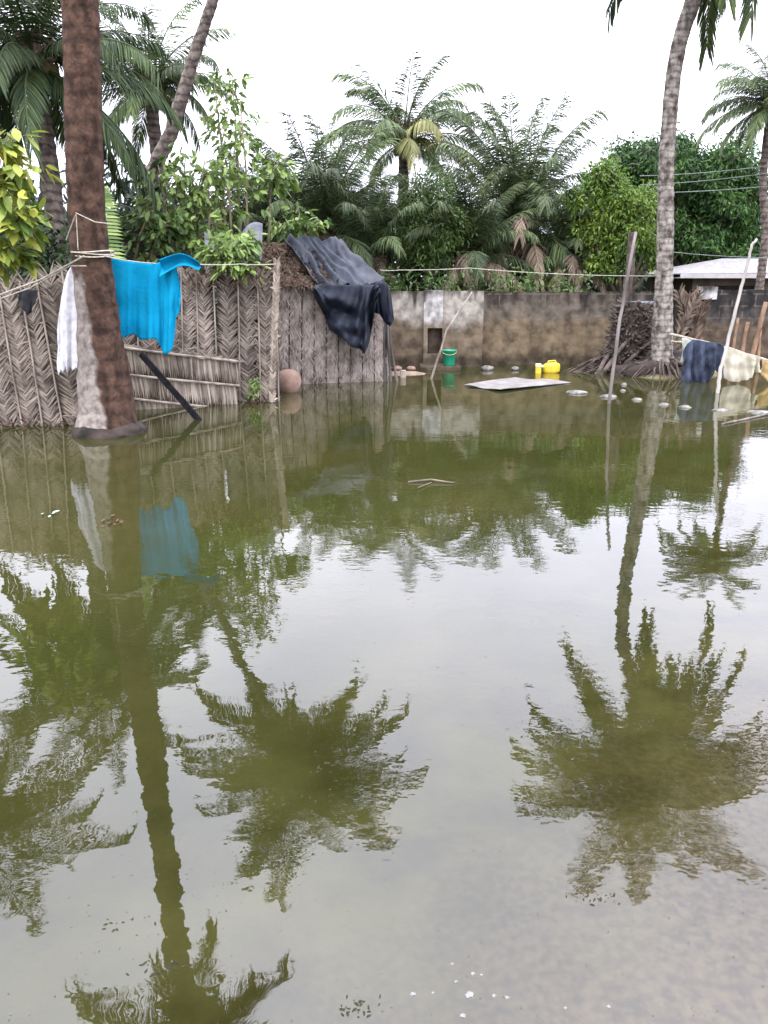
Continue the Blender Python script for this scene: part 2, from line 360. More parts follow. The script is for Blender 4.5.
for i in range(len(xs) - 1):
    for j in range(ny - 1):
        a = i * ny + j; g.f.append((a, a + ny, a + ny + 1, a + 1))
M['bed'] = mat('muddy_ground', (.038,.034,.014), (.185,.165,.085), 2.2, .95, bump=.02, bscale=14, spec=.1, detail=14, lo=.36, hi=.62)
t = M['bed'].node_tree; b_ = [n for n in t.nodes if n.type == 'BSDF_PRINCIPLED'][0]; src = b_.inputs['Base Color'].links[0].from_socket
tc_ = N(t, 'ShaderNodeTexCoord'); sp_ = N(t, 'ShaderNodeSeparateXYZ'); t.links.new(tc_.outputs['Object'], sp_.inputs[0])
n_ = N(t, 'ShaderNodeTexNoise'); n_.inputs['Scale'].default_value = 2.0; n_.inputs['Detail'].default_value = 9; t.links.new(tc_.outputs['Object'], n_.inputs['Vector'])
a_ = N(t, 'ShaderNodeMath', operation='MULTIPLY_ADD'); a_.inputs[1].default_value = -1.0; t.links.new(sp_.outputs['X'], a_.inputs[0]); t.links.new(sp_.outputs['Y'], a_.inputs[2])
a2_ = N(t, 'ShaderNodeMath', operation='MULTIPLY_ADD'); a2_.inputs[1].default_value = 1.2; t.links.new(n_.outputs['Fac'], a2_.inputs[0]); t.links.new(a_.outputs[0], a2_.inputs[2])
f_ = N(t, 'ShaderNodeMapRange'); f_.inputs['From Min'].default_value = 2.5; f_.inputs['From Max'].default_value = 1.5; t.links.new(a2_.outputs[0], f_.inputs['Value'])
# gritty sand where the lane slopes up out of the water
g_ = N(t, 'ShaderNodeTexNoise'); g_.inputs['Scale'].default_value = 38; g_.inputs['Detail'].default_value = 8; t.links.new(tc_.outputs['Object'], g_.inputs['Vector'])
gr_ = N(t, 'ShaderNodeValToRGB'); gr_.color_ramp.elements[0].position = .35; gr_.color_ramp.elements[1].position = .65
gr_.color_ramp.elements[0].color = (.06,.044,.032,1); gr_.color_ramp.elements[1].color = (.135,.10,.077,1); t.links.new(g_.outputs['Fac'], gr_.inputs[0])
x_ = N(t, 'ShaderNodeMix', data_type='RGBA'); t.links.new(f_.outputs[0], x_.inputs['Factor']); t.links.new(src, x_.inputs['A']); t.links.new(gr_.outputs[0], x_.inputs['B'])
t.links.new(x_.outputs['Result'], b_.inputs['Base Color'])
go = g.build('ground', M['bed'], None, True); go['kind'] = 'structure'

# water: fresnel reflection over a murky green body that lets the shallow bed show near the shore
m = bpy.data.materials.new('flood_water'); m.use_nodes = True; t = m.node_tree; t.nodes.clear(); L = t.links.new
out = N(t, 'ShaderNodeOutputMaterial'); tc = N(t, 'ShaderNodeTexCoord')
def nzt(scale, st, det=2, w=None):
    mp = N(t, 'ShaderNodeMapping'); mp.inputs['Scale'].default_value = st; L(tc.outputs['Object'], mp.inputs[0])
    n = N(t, 'ShaderNodeTexNoise'); n.inputs['Scale'].default_value = scale; n.inputs['Detail'].default_value = det; L(mp.outputs[0], n.inputs['Vector']); return n
def madd(a, k, b=None):
    n = N(t, 'ShaderNodeMath', operation='MULTIPLY_ADD'); L(a, n.inputs[0]); n.inputs[1].default_value = k
    if b is not None: L(b, n.inputs[2])
    else: n.inputs[2].default_value = 0
    return n.outputs[0]
big = nzt(.9, (1, 1.5, 1), 1); med = nzt(4.2, (1, 1.4, 1), 2); fine = nzt(17, (1, 1.3, 1), 2)
gust = nzt(.35, (1, 1.2, 1), 3)
gm = N(t, 'ShaderNodeMapRange'); gm.inputs['From Min'].default_value = .4; gm.inputs['From Max'].default_value = .62
gm.inputs['To Min'].default_value = .12; gm.inputs['To Max'].default_value = 1.0; L(gust.outputs['Fac'], gm.inputs['Value'])
fm = N(t, 'ShaderNodeMath', operation='MULTIPLY'); L(fine.outputs['Fac'], fm.inputs[0]); L(gm.outputs[0], fm.inputs[1])
h = madd(big.outputs['Fac'], .0040); h = madd(med.outputs['Fac'], .0010, h); h = madd(fm.outputs[0], .00052, h)
bp = N(t, 'ShaderNodeBump'); bp.inputs['Distance'].default_value = 1.0; bp.inputs['Strength'].default_value = 1.0; L(h, bp.inputs['Height'])
fr = N(t, 'ShaderNodeFresnel'); fr.inputs['IOR'].default_value = 1.48; L(bp.outputs[0], fr.inputs['Normal'])
gl = N(t, 'ShaderNodeBsdfGlossy'); gl.inputs['Roughness'].default_value = .012; L(bp.outputs[0], gl.inputs['Normal']); gl.inputs['Color'].default_value = (1,1,1,1)
df = N(t, 'ShaderNodeBsdfDiffuse')
cr = N(t, 'ShaderNodeValToRGB'); cn = nzt(.5, (1, 1, 1), 5)
cr.color_ramp.elements[0].position = .35; cr.color_ramp.elements[1].position = .68
cr.color_ramp.elements[0].color = (.0175,.0205,.0048,1); cr.color_ramp.elements[1].color = (.030,.0285,.008,1)
L(cn.outputs['Fac'], cr.inputs[0]); L(cr.outputs[0], df.inputs['Color'])
tp = N(t, 'ShaderNodeBsdfTransparent'); tp.inputs['Color'].default_value = (.68,.70,.52,1)
sp = N(t, 'ShaderNodeSeparateXYZ'); L(tc.outputs['Object'], sp.inputs[0])
xx = madd(sp.outputs['X'], -.9, sp.outputs['Y']); xx = madd(cn.outputs['Fac'], 1.6, xx)
mk = N(t, 'ShaderNodeMapRange'); mk.inputs['From Min'].default_value = 1.6; mk.inputs['From Max'].default_value = 6.0
mk.inputs['To Min'].default_value = .08; mk.inputs['To Max'].default_value = .96; L(xx, mk.inputs['Value'])
m1 = N(t, 'ShaderNodeMixShader'); L(mk.outputs[0], m1.inputs[0]); L(tp.outputs[0], m1.inputs[1]); L(df.outputs[0], m1.inputs[2])
m2 = N(t, 'ShaderNodeMixShader'); L(fr.outputs[0], m2.inputs[0]); L(m1.outputs[0], m2.inputs[1]); L(gl.outputs[0], m2.inputs[2])
L(m2.outputs[0], out.inputs[0]); M['water'] = m
w = MB(); w.grid(lambda a, b: Vector((-16 + 32 * a, -3 + 21.5 * b, 0)), 4, 4)
wo_ = w.build('flood_water', M['water'], None); wo_['kind'] = 'structure'

# ------------------------------------------------------------------ palm fronds
def frond_mesh(name, ln, el, droop, nl, ll, m, seed, wid=.045, plume=0.0, hang=.9, twist=0.0):
    rs = random.getstate(); random.seed(seed)
    mb = MB(); n = 22; pts = []; p = Vector((0, 0, 0)); tans = []
    bend = U(-.25, .25)
    for i in range(n + 1):
        s = i / n; e = el - droop * (s ** 1.6); az = bend * s
        tdir = Vector((math.cos(e) * math.cos(az), math.cos(e) * math.sin(az), math.sin(e)))
        pts.append(p.copy()); tans.append(tdir); p = p + tdir * (ln / n)
    mb.tube(pts, [.035 * (1 - .9 * i / n) * (ln / 4) + .004 for i in range(n + 1)], 5)
    for k in range(nl):
        s = .12 + .87 * (k + U(0, .5)) / nl; fi = s * n; i = min(int(fi), n - 1); p = pts[i].lerp(pts[i + 1], fi - i); tg = tans[i]
        side0 = tg.cross(UP)
        side0 = side0.normalized() if side0.length > .05 else Vector((0, -1, 0))
        nrm = side0.cross(tg)
        prof = math.sin(min(1, s * 1.15 + .12) * PI * .86) ** .6
        for sg in (-1, 1):
            if random.random() < .05: continue
            side = side0 * sg
            a = U(-.15, .15) + (U(-plume, plume) if plume else 0)
            lift = .25 - .55 * s + a
            d = (side * (1.0 - .35 * s) + tg * (.55 + .7 * s) + nrm * lift + UP * (-.25 * hang)).normalized()
            L_ = ll * prof * U(.82, 1.1)
            wside = (tg * .8 + nrm * U(-.5, .5)).normalized()
            wside = (wside - d * wside.dot(d)).normalized()
            mb.blade(p, d, wside, L_, wid * U(.8, 1.2), droop=hang * U(.7, 1.3), seg=3)
    me = mb.mesh(name, m); random.setstate(rs); return me
def fset(prefix, ln, m, ll, nl, wid, plume=0, hang=.9, droops=None):
    out = []
    for i, (e, dr) in enumerate(droops or [(78, 45), (62, 75), (42, 85), (22, 80), (0, 70), (-25, 50), (-52, 34)]):
        out.append([frond_mesh(prefix, ln, R(e), R(dr), nl, ll, m, 100 * i + q, wid, plume, hang) for q in range(2)])
    return out
FS = {
 'coco': fset('frond', 3.2, M['palm'], .90, 110, .030, 0, .85),
 'cocoyel': fset('frond', 3.2, M['palmyel'], .85, 80, .036, 0, 1.0),
 'dark': fset('frond', 3.4, M['palmdark'], .80, 115, .030, 0, 1.0),
 'dry': fset('frond', 3.0, M['palmdry'], .60, 80, .032, .3, .9),
 'oil': fset('frond', 3.4, M['oil'], .74, 115, .028, .6, .9, [(84, 38), (72, 50), (58, 65), (38, 80), (12, 75), (-15, 55)]),
}
CLS = [78, 62, 42, 22, 0, -25]
def palm_tree(kind, base, path, rads, crown_list, label, tmat, scale=1.0, heads='coco', group=None, nuts=True, cat='palm tree', ring=.05, yel=()):
    """path: world points from base to crown; crown_list: (azimuth deg, class index, scale)"""
    root = thing(kind, base, label, cat, group)
    mb = MB()
    # resample trunk smoothly with ring ridges
    P = [Vector(p) for p in path]; pts = []; rr = []
    def cr_(i, u):
        p0, p1, p2, p3 = P[max(i-1,0)], P[i], P[i+1], P[min(i+2,len(P)-1)]
        return .5 * ((2*p1) + (p2-p0)*u + (2*p0-5*p1+4*p2-p3)*u*u + (3*p1-p0-3*p2+p3)*u**3)
    for i in range(len(P) - 1):
        segn = max(3, int((P[i+1]-P[i]).length / .07))
        for k in range(segn):
            u = k / segn; pts.append(cr_(i, u)); rr.append(rads[i] + (rads[i+1]-rads[i]) * (u*u*(3-2*u)))
    pts.append(P[-1]); rr.append(rads[-1])
    rr = [r * (1 + ring * (1 if k % 2 else -.6) + U(-.015, .015)) for k, r in enumerate(rr)]
    pts = [p + Vector((U(-.006,.006), U(-.006,.006), 0)) for p in pts]
    mb.tube(pts, rr, 18); mb.build('trunk', tmat, root, True)
    top = P[-1]; hb = MB()
    for k in range(26):      # leaf bases and fibre at the heart of the crown
        az = k * 2.4; el = R(75 - k * 3.2)
        d = Vector((math.cos(az) * math.cos(el), math.sin(az) * math.cos(el), math.sin(el)))
        hb.tube([top + d * .05, top + d * .35 * scale, top + d * .62 * scale + UP * .03], [.07 * scale, .05 * scale, .02], 5)
    hb.tube([top - UP * .25, top + UP * .05, top + UP * .35 * scale], [rads[-1] * 1.05, rads[-1] * 1.35, .05], 10)
    crown = hb.build('crown', M['bracket'], root)
    # make the crown's own origin the top of the trunk
    off = top - root.location
    for v in crown.data.vertices: v.co = v.co - off
    crown.location = off
    for k, (az, ci, sc) in enumerate(crown_list):
        hs = 'cocoyel' if (heads == 'coco' and k in yel) else heads
        if ci >= 10: hs, ci = 'dry', ci - 10
        o = bpy.data.objects.new('frond', random.choice(FS[hs][ci])); C.objects.link(o); o.parent = crown
        o.rotation_euler = (R(U(-14, 14)), R(U(-6, 6)), R(az)); o.scale = (sc * scale,) * 3
    if nuts:
        for k in range(7):
            an = k * .9 + U(0, .4); c = Vector((math.cos(an) * .22, math.sin(an) * .22, -.12 - .12 * (k % 2))) + top
            nb = MB(); nb.lathe(c - UP * .13, [(.005, 0), (.07, .04), (.10, .12), (.085, .2), (.01, .25)], 10)
            nb.build('coconut', M['coco'], root, True)
    return root
def ring_crown(n, cl=(0, 0, 1, 1, 1, 2, 2, 2, 2, 3, 3, 3, 3, 4, 4, 4, 5, 5), jit=12, a0=0):
    r = []
    for k in range(n):
        ci = cl[int(k * len(cl) / n)]
        r.append((a0 + k * 137.5 + U(-jit, jit), ci, U(.85, 1.1)))
    return r

# 1 near left coconut palm
Y0 = TL.y
b0 = Vector((TL.x, Y0, bed(TL.x, TL.y)))
def tp_(px, py, Y): return at(px, py, Y)
pn = [b0, at(106, 400, Y0), at(96, 300, Y0 - .02), at(86, 200, Y0), at(80, 0, Y0)]
topn = Vector((pn[-1].x + .08, Y0 + .15, 8.6))
pn += [Vector((pn[-1].x + .02, Y0 + .05, 5.8)), topn]
nearp = palm_tree('coconut_palm', b0, pn, [.36, .295, .21, .185, .175, .16, .15], [(a * 27 + U(-9, 9), (0, 1, 2, 1, 2, 2, 2)[a % 7], U(.62, .8)) for a in range(14)], 'tall foreground coconut palm with brown trunk and pale dried patch, beside turquoise cloth', M['trunkbrown'], 1.0, ring=.018)
rb = MB()
ROOTC = rb
def rock(mb, c, rx, ry, rz, seed=0, n=12, rough=.22):
    n0 = len(mb.v); c = Vector(c)
    for i in range(n + 1):
        th_ = PI * i / n
        for j in range(n * 2):
            ph = PI * j / n; d = Vector((math.sin(th_) * math.cos(ph), math.sin(th_) * math.sin(ph), math.cos(th_)))
            r = 1 + rough * mnoise.noise(d * 1.6 + Vector((seed, seed * 2.1, 0))) + rough * .5 * mnoise.noise(d * 4 + Vector((seed, 0, 0)))
            mb.v.append(c + Vector((d.x * rx, d.y * ry, d.z * rz)) * r)
    m2 = n * 2
    for i in range(n):
        for j in range(m2):
            j2 = (j + 1) % m2; mb.f.append((n0+i*m2+j, n0+(i+1)*m2+j, n0+(i+1)*m2+j2, n0+i*m2+j2))
rock(rb, (TL.x + .03, Y0 - .02, 0), .385, .385, .17, 4, 22, .12)
rb.build('root_collar', M['dirt'], nearp, True)
# 2 right coconut palm
YR = TR.y + .15
b1 = Vector((at(662, 372, YR).x, YR, bed(TR.x, YR)))
pr = [b1, at(662, 345, YR), at(665, 250, YR), at(667, 150, YR), at(676, 60, YR), at(693, 0, YR)]
tz = at(712, -60, YR + .1); topr = at(733, -140, YR + .2)
topr = Vector((topr.x, topr.y, 8.15)); pr += [tz, topr]
rc = ring_crown(26, a0=60)
palm_tree('coconut_palm', b1, pr, [.26, .185, .14, .125, .122, .125, .12, .11], rc + [(235, 5, .9), (250, 6, .95), (90, 6, 1.0), (275, 6, 1.0), (300, 6, 1.1), (330, 6, 1.15), (350, 6, 1.15), (285, 5, .95), (320, 5, 1.)], 'tall curved coconut palm with ringed pale grey trunk before the block wall', M['trunkgrey'], .95, ring=.022, yel=(3, 9, 15, 31, 32))
# 3 leaning palm behind the fence on the left
YL = 14.0
bl = Vector((at(120, 240, YL).x, YL, .3))
pl = [bl, at(150, 190, YL), at(172, 130, YL), at(193, 60, YL), at(213, 0, YL), at(232, -60, YL)]
topl = at(262, -135, YL); pl.append(Vector((topl.x, YL + .2, topl.z)))
palm_tree('coconut_palm', bl, pl, [.15, .125, .11, .095, .085, .08, .08], ring_crown(28, cl=(0, 0, 1, 1, 1, 2, 2, 2, 2, 3, 3, 3, 3), a0=10), 'slender coconut palm leaning right behind the woven fence', M['trunkmid'], .9)
# 4 middle palm beyond the wall
YM = 23.5
tm = at(404, 142, YM); bm_ = Vector((tm.x + .1, YM, .3))
mc = [(0, 0, .8), (200, 0, .75), (30, 1, .8), (150, 1, .8), (270, 0, .8), (95, 1, .75), (345, 1, .85), (190, 1, .85), (160, 2, .85), (15, 2, .9), (320, 2, .85), (225, 2, .85), (290, 3, .8), (250, 3, .8),
      (0, 3, .85), (180, 3, .85), (60, 3, .8), (120, 3, .8), (340, 4, .85), (205, 4, .8), (275, 4, .8), (310, 5, .75), (235, 5, .7), (15, 4, .8)]
palm_tree('coconut_palm', bm_, [bm_, Vector((tm.x, YM, 2.5)), tm], [.2, .16, .14], mc, 'full headed coconut palm rising in the middle above the dark oil palms', M['trunkmid'], .98, yel=(18, 12, 20))
# 5 far right palm
YF = 20.0
tf = at(771, 104, YF); bf = Vector((at(766, 230, YF).x, YF, .3))
palm_tree('coconut_palm', bf, [bf, at(765, 240, YF), at(763, 180, YF), tf], [.11, .095, .09, .08], ring_crown(18, a0=185) + [(180, 3, 1), (200, 2, 1), (170, 1, 1), (195, 4, 1), (230, 5, 1), (180, 5, 1.)], 'bluish coconut palm at the right edge beyond the metal roofed house', M['trunkmid'], .52)
# 6 dark palms top left
for (px, py, Y, kd, sc, a0, lab) in [(34, 62, 11.5, 'dark', .62, 0, 'dark heavy headed coconut palm in the top left corner behind the foreground trunk'),
                                     (150, 88, 17.0, 'coco', .62, 50, 'smaller coconut palm with spiky head behind the leaning trunk')]:
    tt = at(px, py, Y); bb = Vector((tt.x - .1, Y, .35))
    palm_tree('coconut_palm', bb, [bb, Vector((tt.x + .05, Y, tt.z * .5)), tt], [.17, .13, .12], ring_crown(26, a0=a0) + ([(a * 40, 5 + 0 * a, 1.05) for a in range(9)] if kd == 'dark' else []), lab, M['trunkmid'], sc, heads=kd)
# a palm just outside the frame on the left, seen in the water
tt = Vector((-5.9, 9.9, 5.9)); bb = Vector((-6.4, 9.9, .1))
palm_tree('coconut_palm', bb, [bb, Vector((-6.2, 9.9, 3)), tt], [.26, .19, .15], ring_crown(17, a0=40), 'coconut palm beyond the left edge, seen only as fronds mirrored in the water', M['trunkmid'], .72, heads='coco')

# ------------------------------------------------------------------ oil palms beyond the wall
oil = [(262, 250, 19.5, .72, 'oil palm between the leafy saplings and the tarpaulin roof, mostly hidden'),
       (325, 240, 19, .82, 'dark green oil palm behind the tarpaulin covered hut'),
       (375, 262, 18.6, .62, 'low shadowy oil palm just right of the hut'),
       (520, 240, 20.5, .98, 'biggest oil palm with feathery arching fronds, right of the middle coconut palm'),
       (468, 262, 18.8, .66, 'oil palm with drooping dry brown fronds above the pale wall'),
       (566, 262, 19.2, .6, 'oil palm whose fronds droop beside the yellow green tree')]
for k, (px, py, Y, sc, lab) in enumerate(oil):
    tt = at(px, py, Y); tt.z = max(tt.z, 1.0); bb = Vector((tt.x, Y, .3))
    cl = ring_crown(32, cl=(0, 0, 0, 1, 1, 1, 1, 2, 2, 2, 2, 3, 3, 3, 4, 4, 5), a0=k * 40)
    if k in (3, 4, 5): cl += [(250, 14, 1.1), (285, 15, 1.05), (270, 14, 1.15), (225, 15, .95), (310, 14, 1.1), (262, 13, 1.1), (295, 14, 1.1)]
    if k == 2: cl += [(280, 14, .75), (300, 15, .7), (255, 15, .65)]
    palm_tree('oil_palm', bb, [bb, Vector((tt.x, Y, tt.z * .6)), tt], [.34, .3, .26], cl, lab, M['bracket'], sc, heads='oil', nuts=False, group='oil palms beyond the wall')

# ------------------------------------------------------------------ leafy trees and plants
def leafy(name, base, blobs, nleaf, size, m, label, cat, trunk_r=.12, clump=.28, per=12, droop=.5, wide=.38, group=None, multi=False, tmat=None, trunkz=None, seg=2):
    root = thing(name, base, label, cat, group); base = Vector(base)
    tot = sum(b[3] * b[5] for b in blobs); lm = MB(); tb = MB()
    cen = sum((Vector(b[:3]) * b[3] for b in blobs), Vector((0,0,0))) / sum(b[3] for b in blobs)
    fork = Vector((base.x * .6 + cen.x * .4, base.y * .6 + cen.y * .4, base.z + (min(b[2] - b[5] * .4 for b in blobs) - base.z) * .6 if trunkz is None else trunkz))
    if not multi: tb.tube([base - UP * .1, (base + fork) / 2 + Vector((.04, .03, 0)), fork], [trunk_r, trunk_r * .85, trunk_r * .7], 8)
    for b in blobs:
        c = Vector(b[:3]); src = base - UP * .1 if multi else fork
        mid = src.lerp(c, .5) + Vector((U(-.15, .15), U(-.15, .15), U(0, .2)))
        tb.tube([src, mid, c], [trunk_r * .5, trunk_r * .35, trunk_r * .15], 6)
        for q in range(5):
            e = c + Vector((U(-1, 1) * b[3], U(-1, 1) * b[4], U(-.4, 1) * b[5])) * .75
            tb.tube([c.lerp(mid, .3), (c + e) / 2 + rv(.08), e], [trunk_r * .2, trunk_r * .12, .008], 4)
        n = int(nleaf * b[3] * b[5] / tot / per)
        for _ in range(n):
            d = Vector((random.gauss(0, 1), random.gauss(0, 1), random.gauss(0, 1))).normalized()
            r = U(.0, 1) ** .38 * (1 + .18 * mnoise.noise(d * 2.3 + c))
            cc = c + Vector((d.x * b[3], d.y * b[4], d.z * b[5])) * r
            out = (d + Vector((0, 0, .15))).normalized()
            for q in range(per):
                p = cc + Vector((random.gauss(0, 1), random.gauss(0, 1), random.gauss(0, .8))) * clump * .5
                dd = (out * .6 + rv(.9) - UP * droop).normalized()
                sd_ = dd.cross(rv(1) + UP * .8)
                if sd_.length < .05: continue
                lm.blade(p, dd, sd_.normalized(), size * U(.65, 1.25), size * wide * U(.8, 1.2), droop=.35, seg=seg)
    tb.build('trunk', tmat or M['bark'], root, True); lm.build('crown', m, root)
    return root
def lumpy(blobs, n=12, k=.38):
    out = []
    for (x, y, z, a, b, c) in blobs:
        out.append((x, y, z, a * .72, b * .72, c * .72))
        for i in range(n):
            th_ = i * 2.399; zz = 1 - 1.7 * (i + .5) / n; q = math.sqrt(max(0, 1 - zz * zz)); f = U(.7, .98); kk = k * U(.7, 1.25)
            out.append((x + math.cos(th_) * q * a * f, y + math.sin(th_) * q * b * f, z + zz * c * f, a * kk, b * kk, c * kk * .85))
    return out
def blob(px, py, Y, rpx, rpy, dy=None):
    c = at(px, py, Y); k = Y / F * 1.02
    return (c.x, c.y, c.z, rpx * k, (dy if dy else rpx * k), rpy * k)
YG = 25.5
leafy('mango_tree', (at(700, 280, YG).x, YG, .4), lumpy([blob(650, 200, YG, 52, 52), blob(640, 168, YG, 26, 22), blob(712, 195, YG, 44, 42), blob(705, 240, YG, 50, 42), blob(736, 215, YG, 22, 50), blob(722, 168, YG, 20, 16), blob(668, 160, YG, 24, 20)]), 62000, .15, M['mango'],
      'large dense dark green mango tree behind the curved palm trunk', 'tree', .35, clump=.30, per=12, droop=.6, wide=.36)
leafy('leafy_tree', (at(628, 290, 18.0).x, 18.0, .3), lumpy([blob(604, 180, 18.1, 13, 14), blob(586, 200, 18.3, 15, 11), blob(612, 205, 18, 19, 15), blob(638, 214, 17.9, 13, 13), blob(598, 232, 18.1, 17, 13), blob(630, 240, 17.9, 19, 15), blob(650, 256, 18, 8, 13), blob(612, 263, 18, 18, 12), blob(646, 198, 18.2, 7, 7)], 8, .42), 22000, .10, M['yelleaf'],
      'yellow green leafy tree between the oil palms and the mango tree', 'tree', .12, clump=.24, per=12)
leafy('feathery_shrub', (at(432, 300, 18.2).x, 18.2, .3), [blob(425, 195, 18.2, 22, 24), blob(440, 225, 18.2, 26, 22), blob(428, 250, 18, 24, 16), blob(415, 225, 18, 14, 20)], 9000, .10, M['mid'],
      'light feathery shrub below the middle coconut palm', 'shrub', .05, clump=.22, per=14, wide=.28)
# thicket: unbroken dark growth behind (uncountable)
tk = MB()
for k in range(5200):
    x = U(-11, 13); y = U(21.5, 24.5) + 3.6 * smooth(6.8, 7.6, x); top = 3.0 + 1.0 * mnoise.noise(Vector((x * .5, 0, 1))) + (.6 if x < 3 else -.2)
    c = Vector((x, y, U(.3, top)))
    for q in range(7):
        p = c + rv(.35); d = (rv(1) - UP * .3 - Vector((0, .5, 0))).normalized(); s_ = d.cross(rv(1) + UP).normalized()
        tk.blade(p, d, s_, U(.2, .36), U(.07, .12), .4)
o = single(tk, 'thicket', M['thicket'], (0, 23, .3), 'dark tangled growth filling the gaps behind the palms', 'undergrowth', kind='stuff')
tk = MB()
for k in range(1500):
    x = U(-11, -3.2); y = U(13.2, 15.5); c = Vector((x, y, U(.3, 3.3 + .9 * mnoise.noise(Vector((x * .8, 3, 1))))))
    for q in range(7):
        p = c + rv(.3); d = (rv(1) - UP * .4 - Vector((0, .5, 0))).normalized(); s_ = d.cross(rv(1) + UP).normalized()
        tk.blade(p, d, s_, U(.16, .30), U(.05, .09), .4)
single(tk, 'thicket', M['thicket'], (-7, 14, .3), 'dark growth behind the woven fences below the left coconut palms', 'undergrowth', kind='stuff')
# creepers along the wall top
for (x0, x1, y0, y1, Y, n, mm, lab) in [(384, 590, 270, 295, 16.8, 190, 'mid', 'low creepers and weeds spilling along the top of the block wall'),
                                        (-10, 100, 225, 300, 10.6, 420, 'thicket', 'dark weeds behind the left woven fence')]:
    vb = MB()
    for k in range(n):
        p0 = at(U(x0, x1), y0 + (y1 - y0) * U(0, 1) ** .7, Y + U(-.25, .5))
        for q in range(7):
            p = p0 + rv(.14); d = (rv(1) + Vector((0, -.5, -.2))).normalized()
            vb.blade(p, d, d.cross(rv(1) + UP).normalized(), U(.07, .14), U(.03, .06), .4)
    single(vb, 'creepers' if mm == 'mid' else 'weeds', M[mm], (at(x0, y1, Y).x, Y, .3), lab, 'undergrowth', kind='stuff')

def sapling(name, stems, nleaf, size, m, label, Y, wide=.4, cat='sapling', leafz=.25, sr=.022, spread=.16, droop=.6, group=None, seg=3, sm=None):
    """stems: list of pixel polylines (at depth Y) from the ground up; leaves along the upper part"""
    b = at(*stems[0][0], Y); root = thing(name, (b.x, Y, max(.1, min(b.z, 1.6))), label, cat, group)
    tb = MB(); lb = MB()
    for si, st in enumerate(stems):
        yy = Y + U(-.15, .15)
        P = [at(px, py, yy) for px, py in st]
        tb.tube(P, [sr * (1 - .65 * i / (len(P) - 1)) for i in range(len(P))], 6)
        tot = sum((P[i+1]-P[i]).length for i in range(len(P)-1))
        for k in range(nleaf // len(stems)):
            s = leafz + (1 - leafz) * U(0, 1) ** .8; dd = s * tot
            for i in range(len(P) - 1):
                l = (P[i+1]-P[i]).length
                if dd <= l: break
                dd -= l
            p = P[i].lerp(P[i+1], min(1, dd / l)); an = U(0, 2*PI)
            o_ = Vector((math.cos(an), math.sin(an), U(-.2, .6))); e = p + o_ * spread * U(.2, 1.2)
            if k % 3 == 0: tb.tube([p, e], [.005, .003], 3, False)
            for q in range(3):
                d = (o_ + rv(.8) - UP * droop).normalized()
                lb.blade(e + rv(.03), d, d.cross(rv(.7) + UP).normalized(), size * U(.6, 1.2), size * wide * U(.8, 1.2), .5, seg)
    tb.build('stem', sm or M['stem'], root, True); lb.build('foliage', m, root)
    return root
sapling('leafy_sapling', [[(185, 262), (183, 190), (186, 150)], [(172, 262), (165, 200), (158, 165)], [(200, 262), (196, 200), (205, 160)]], 250, .17, M['bright'], 'bushy bright green sapling with big leaves left of the bare stems behind the fence', 12.2, spread=.30, leafz=.05)
sapling('tall_sapling', [[(240, 262), (238, 160), (232, 75)], [(226, 262), (222, 150), (214, 80)], [(214, 262), (217, 170), (228, 110)]], 150, .13, M['bright'], 'tallest thin sapling with sparse leaves against the sky', 12.4, spread=.22, leafz=.35)
sapling('tall_sapling', [[(248, 262), (246, 170), (240, 100)], [(233, 262), (229, 190), (236, 140)], [(206, 262), (210, 210), (207, 175)]], 130, .15, M['bright'], 'pale stemmed sapling clump beside the tallest thin sapling', 12.0, spread=.24, leafz=.12)
sapling('leafy_sapling', [[(268, 246), (270, 200), (275, 165)]], 75, .18, M['bright'], 'slim sapling with a tuft of broad leaves above the hut roof', 12.6, spread=.24, leafz=.62)
sapling('broadleaf_plant', [[(292, 250), (296, 228), (300, 212)], [(290, 250), (283, 232), (279, 222)], [(296, 250), (308, 232), (318, 222)]], 100, .16, M['bright'], 'low broad leaved plant peeking over the tarpaulin', 14.9, spread=.18, leafz=.45)
sapling('creeper', [[(205, 262), (225, 244), (250, 240)], [(232, 275), (222, 256), (210, 250)], [(250, 275), (240, 252), (235, 240)]], 240, .15, M['bright'], 'bright green creeper heaped on the fence top beside the hut', 11.0, cat='climbing plant', spread=.17, leafz=.0)
sapling('leafy_sapling', [[(135, 262), (140, 235), (148, 215)], [(150, 262), (156, 240), (166, 222)]], 130, .15, M['mid'], 'mid green bush between the near palm trunk and the bright sapling', 11.8, spread=.24, leafz=.0)
sapling('yellow_leaved_tree', [[(-40, 300), (-15, 235), (10, 180), (22, 168)], [(-40, 300), (-10, 240), (14, 225), (30, 205)], [(-30, 230), (-5, 160), (8, 135)], [(-30, 280), (0, 262), (12, 245)]], 190, .17, M['yellowish'], 'yellowing broad leaved branch at the left edge above the woven fence', 7.6, cat='tree', spread=.20, leafz=.45, wide=.45, sm=M['bark'])
sapling('small_shrub', [[(253, 398), (256, 388), (254, 378)]], 26, .07, M['bright'], 'tiny green sprout at the foot of the tall woven fence', 10.65, cat='plant', spread=.06, leafz=0, sr=.008)
# fern-like frond beside the near trunk
fr_ = thing('fern', at(108, 262, 9.6), 'small bright green feathery frond right beside the foreground trunk', 'plant')
fb = MB()
P = [at(104, 268, 9.6), at(103, 235, 9.6), at(101, 205, 9.6), at(97, 185, 9.6)]
fb.tube(P, [.012, .009, .007, .004], 5)
for i in range(26):
    s = i / 26; p = P[0].lerp(P[1], s * 3) if s < .333 else (P[1].lerp(P[2], s * 3 - 1) if s < .666 else P[2].lerp(P[3], s * 3 - 2))
    for sg in (-1, 1):
        fb.blade(p, Vector((sg, -.2, .12)), Vector((0, .3, 1)).normalized(), .32 * (1 - .5 * s), .035, .3, 3)
fb.build('leaf', M['bright'], fr_)

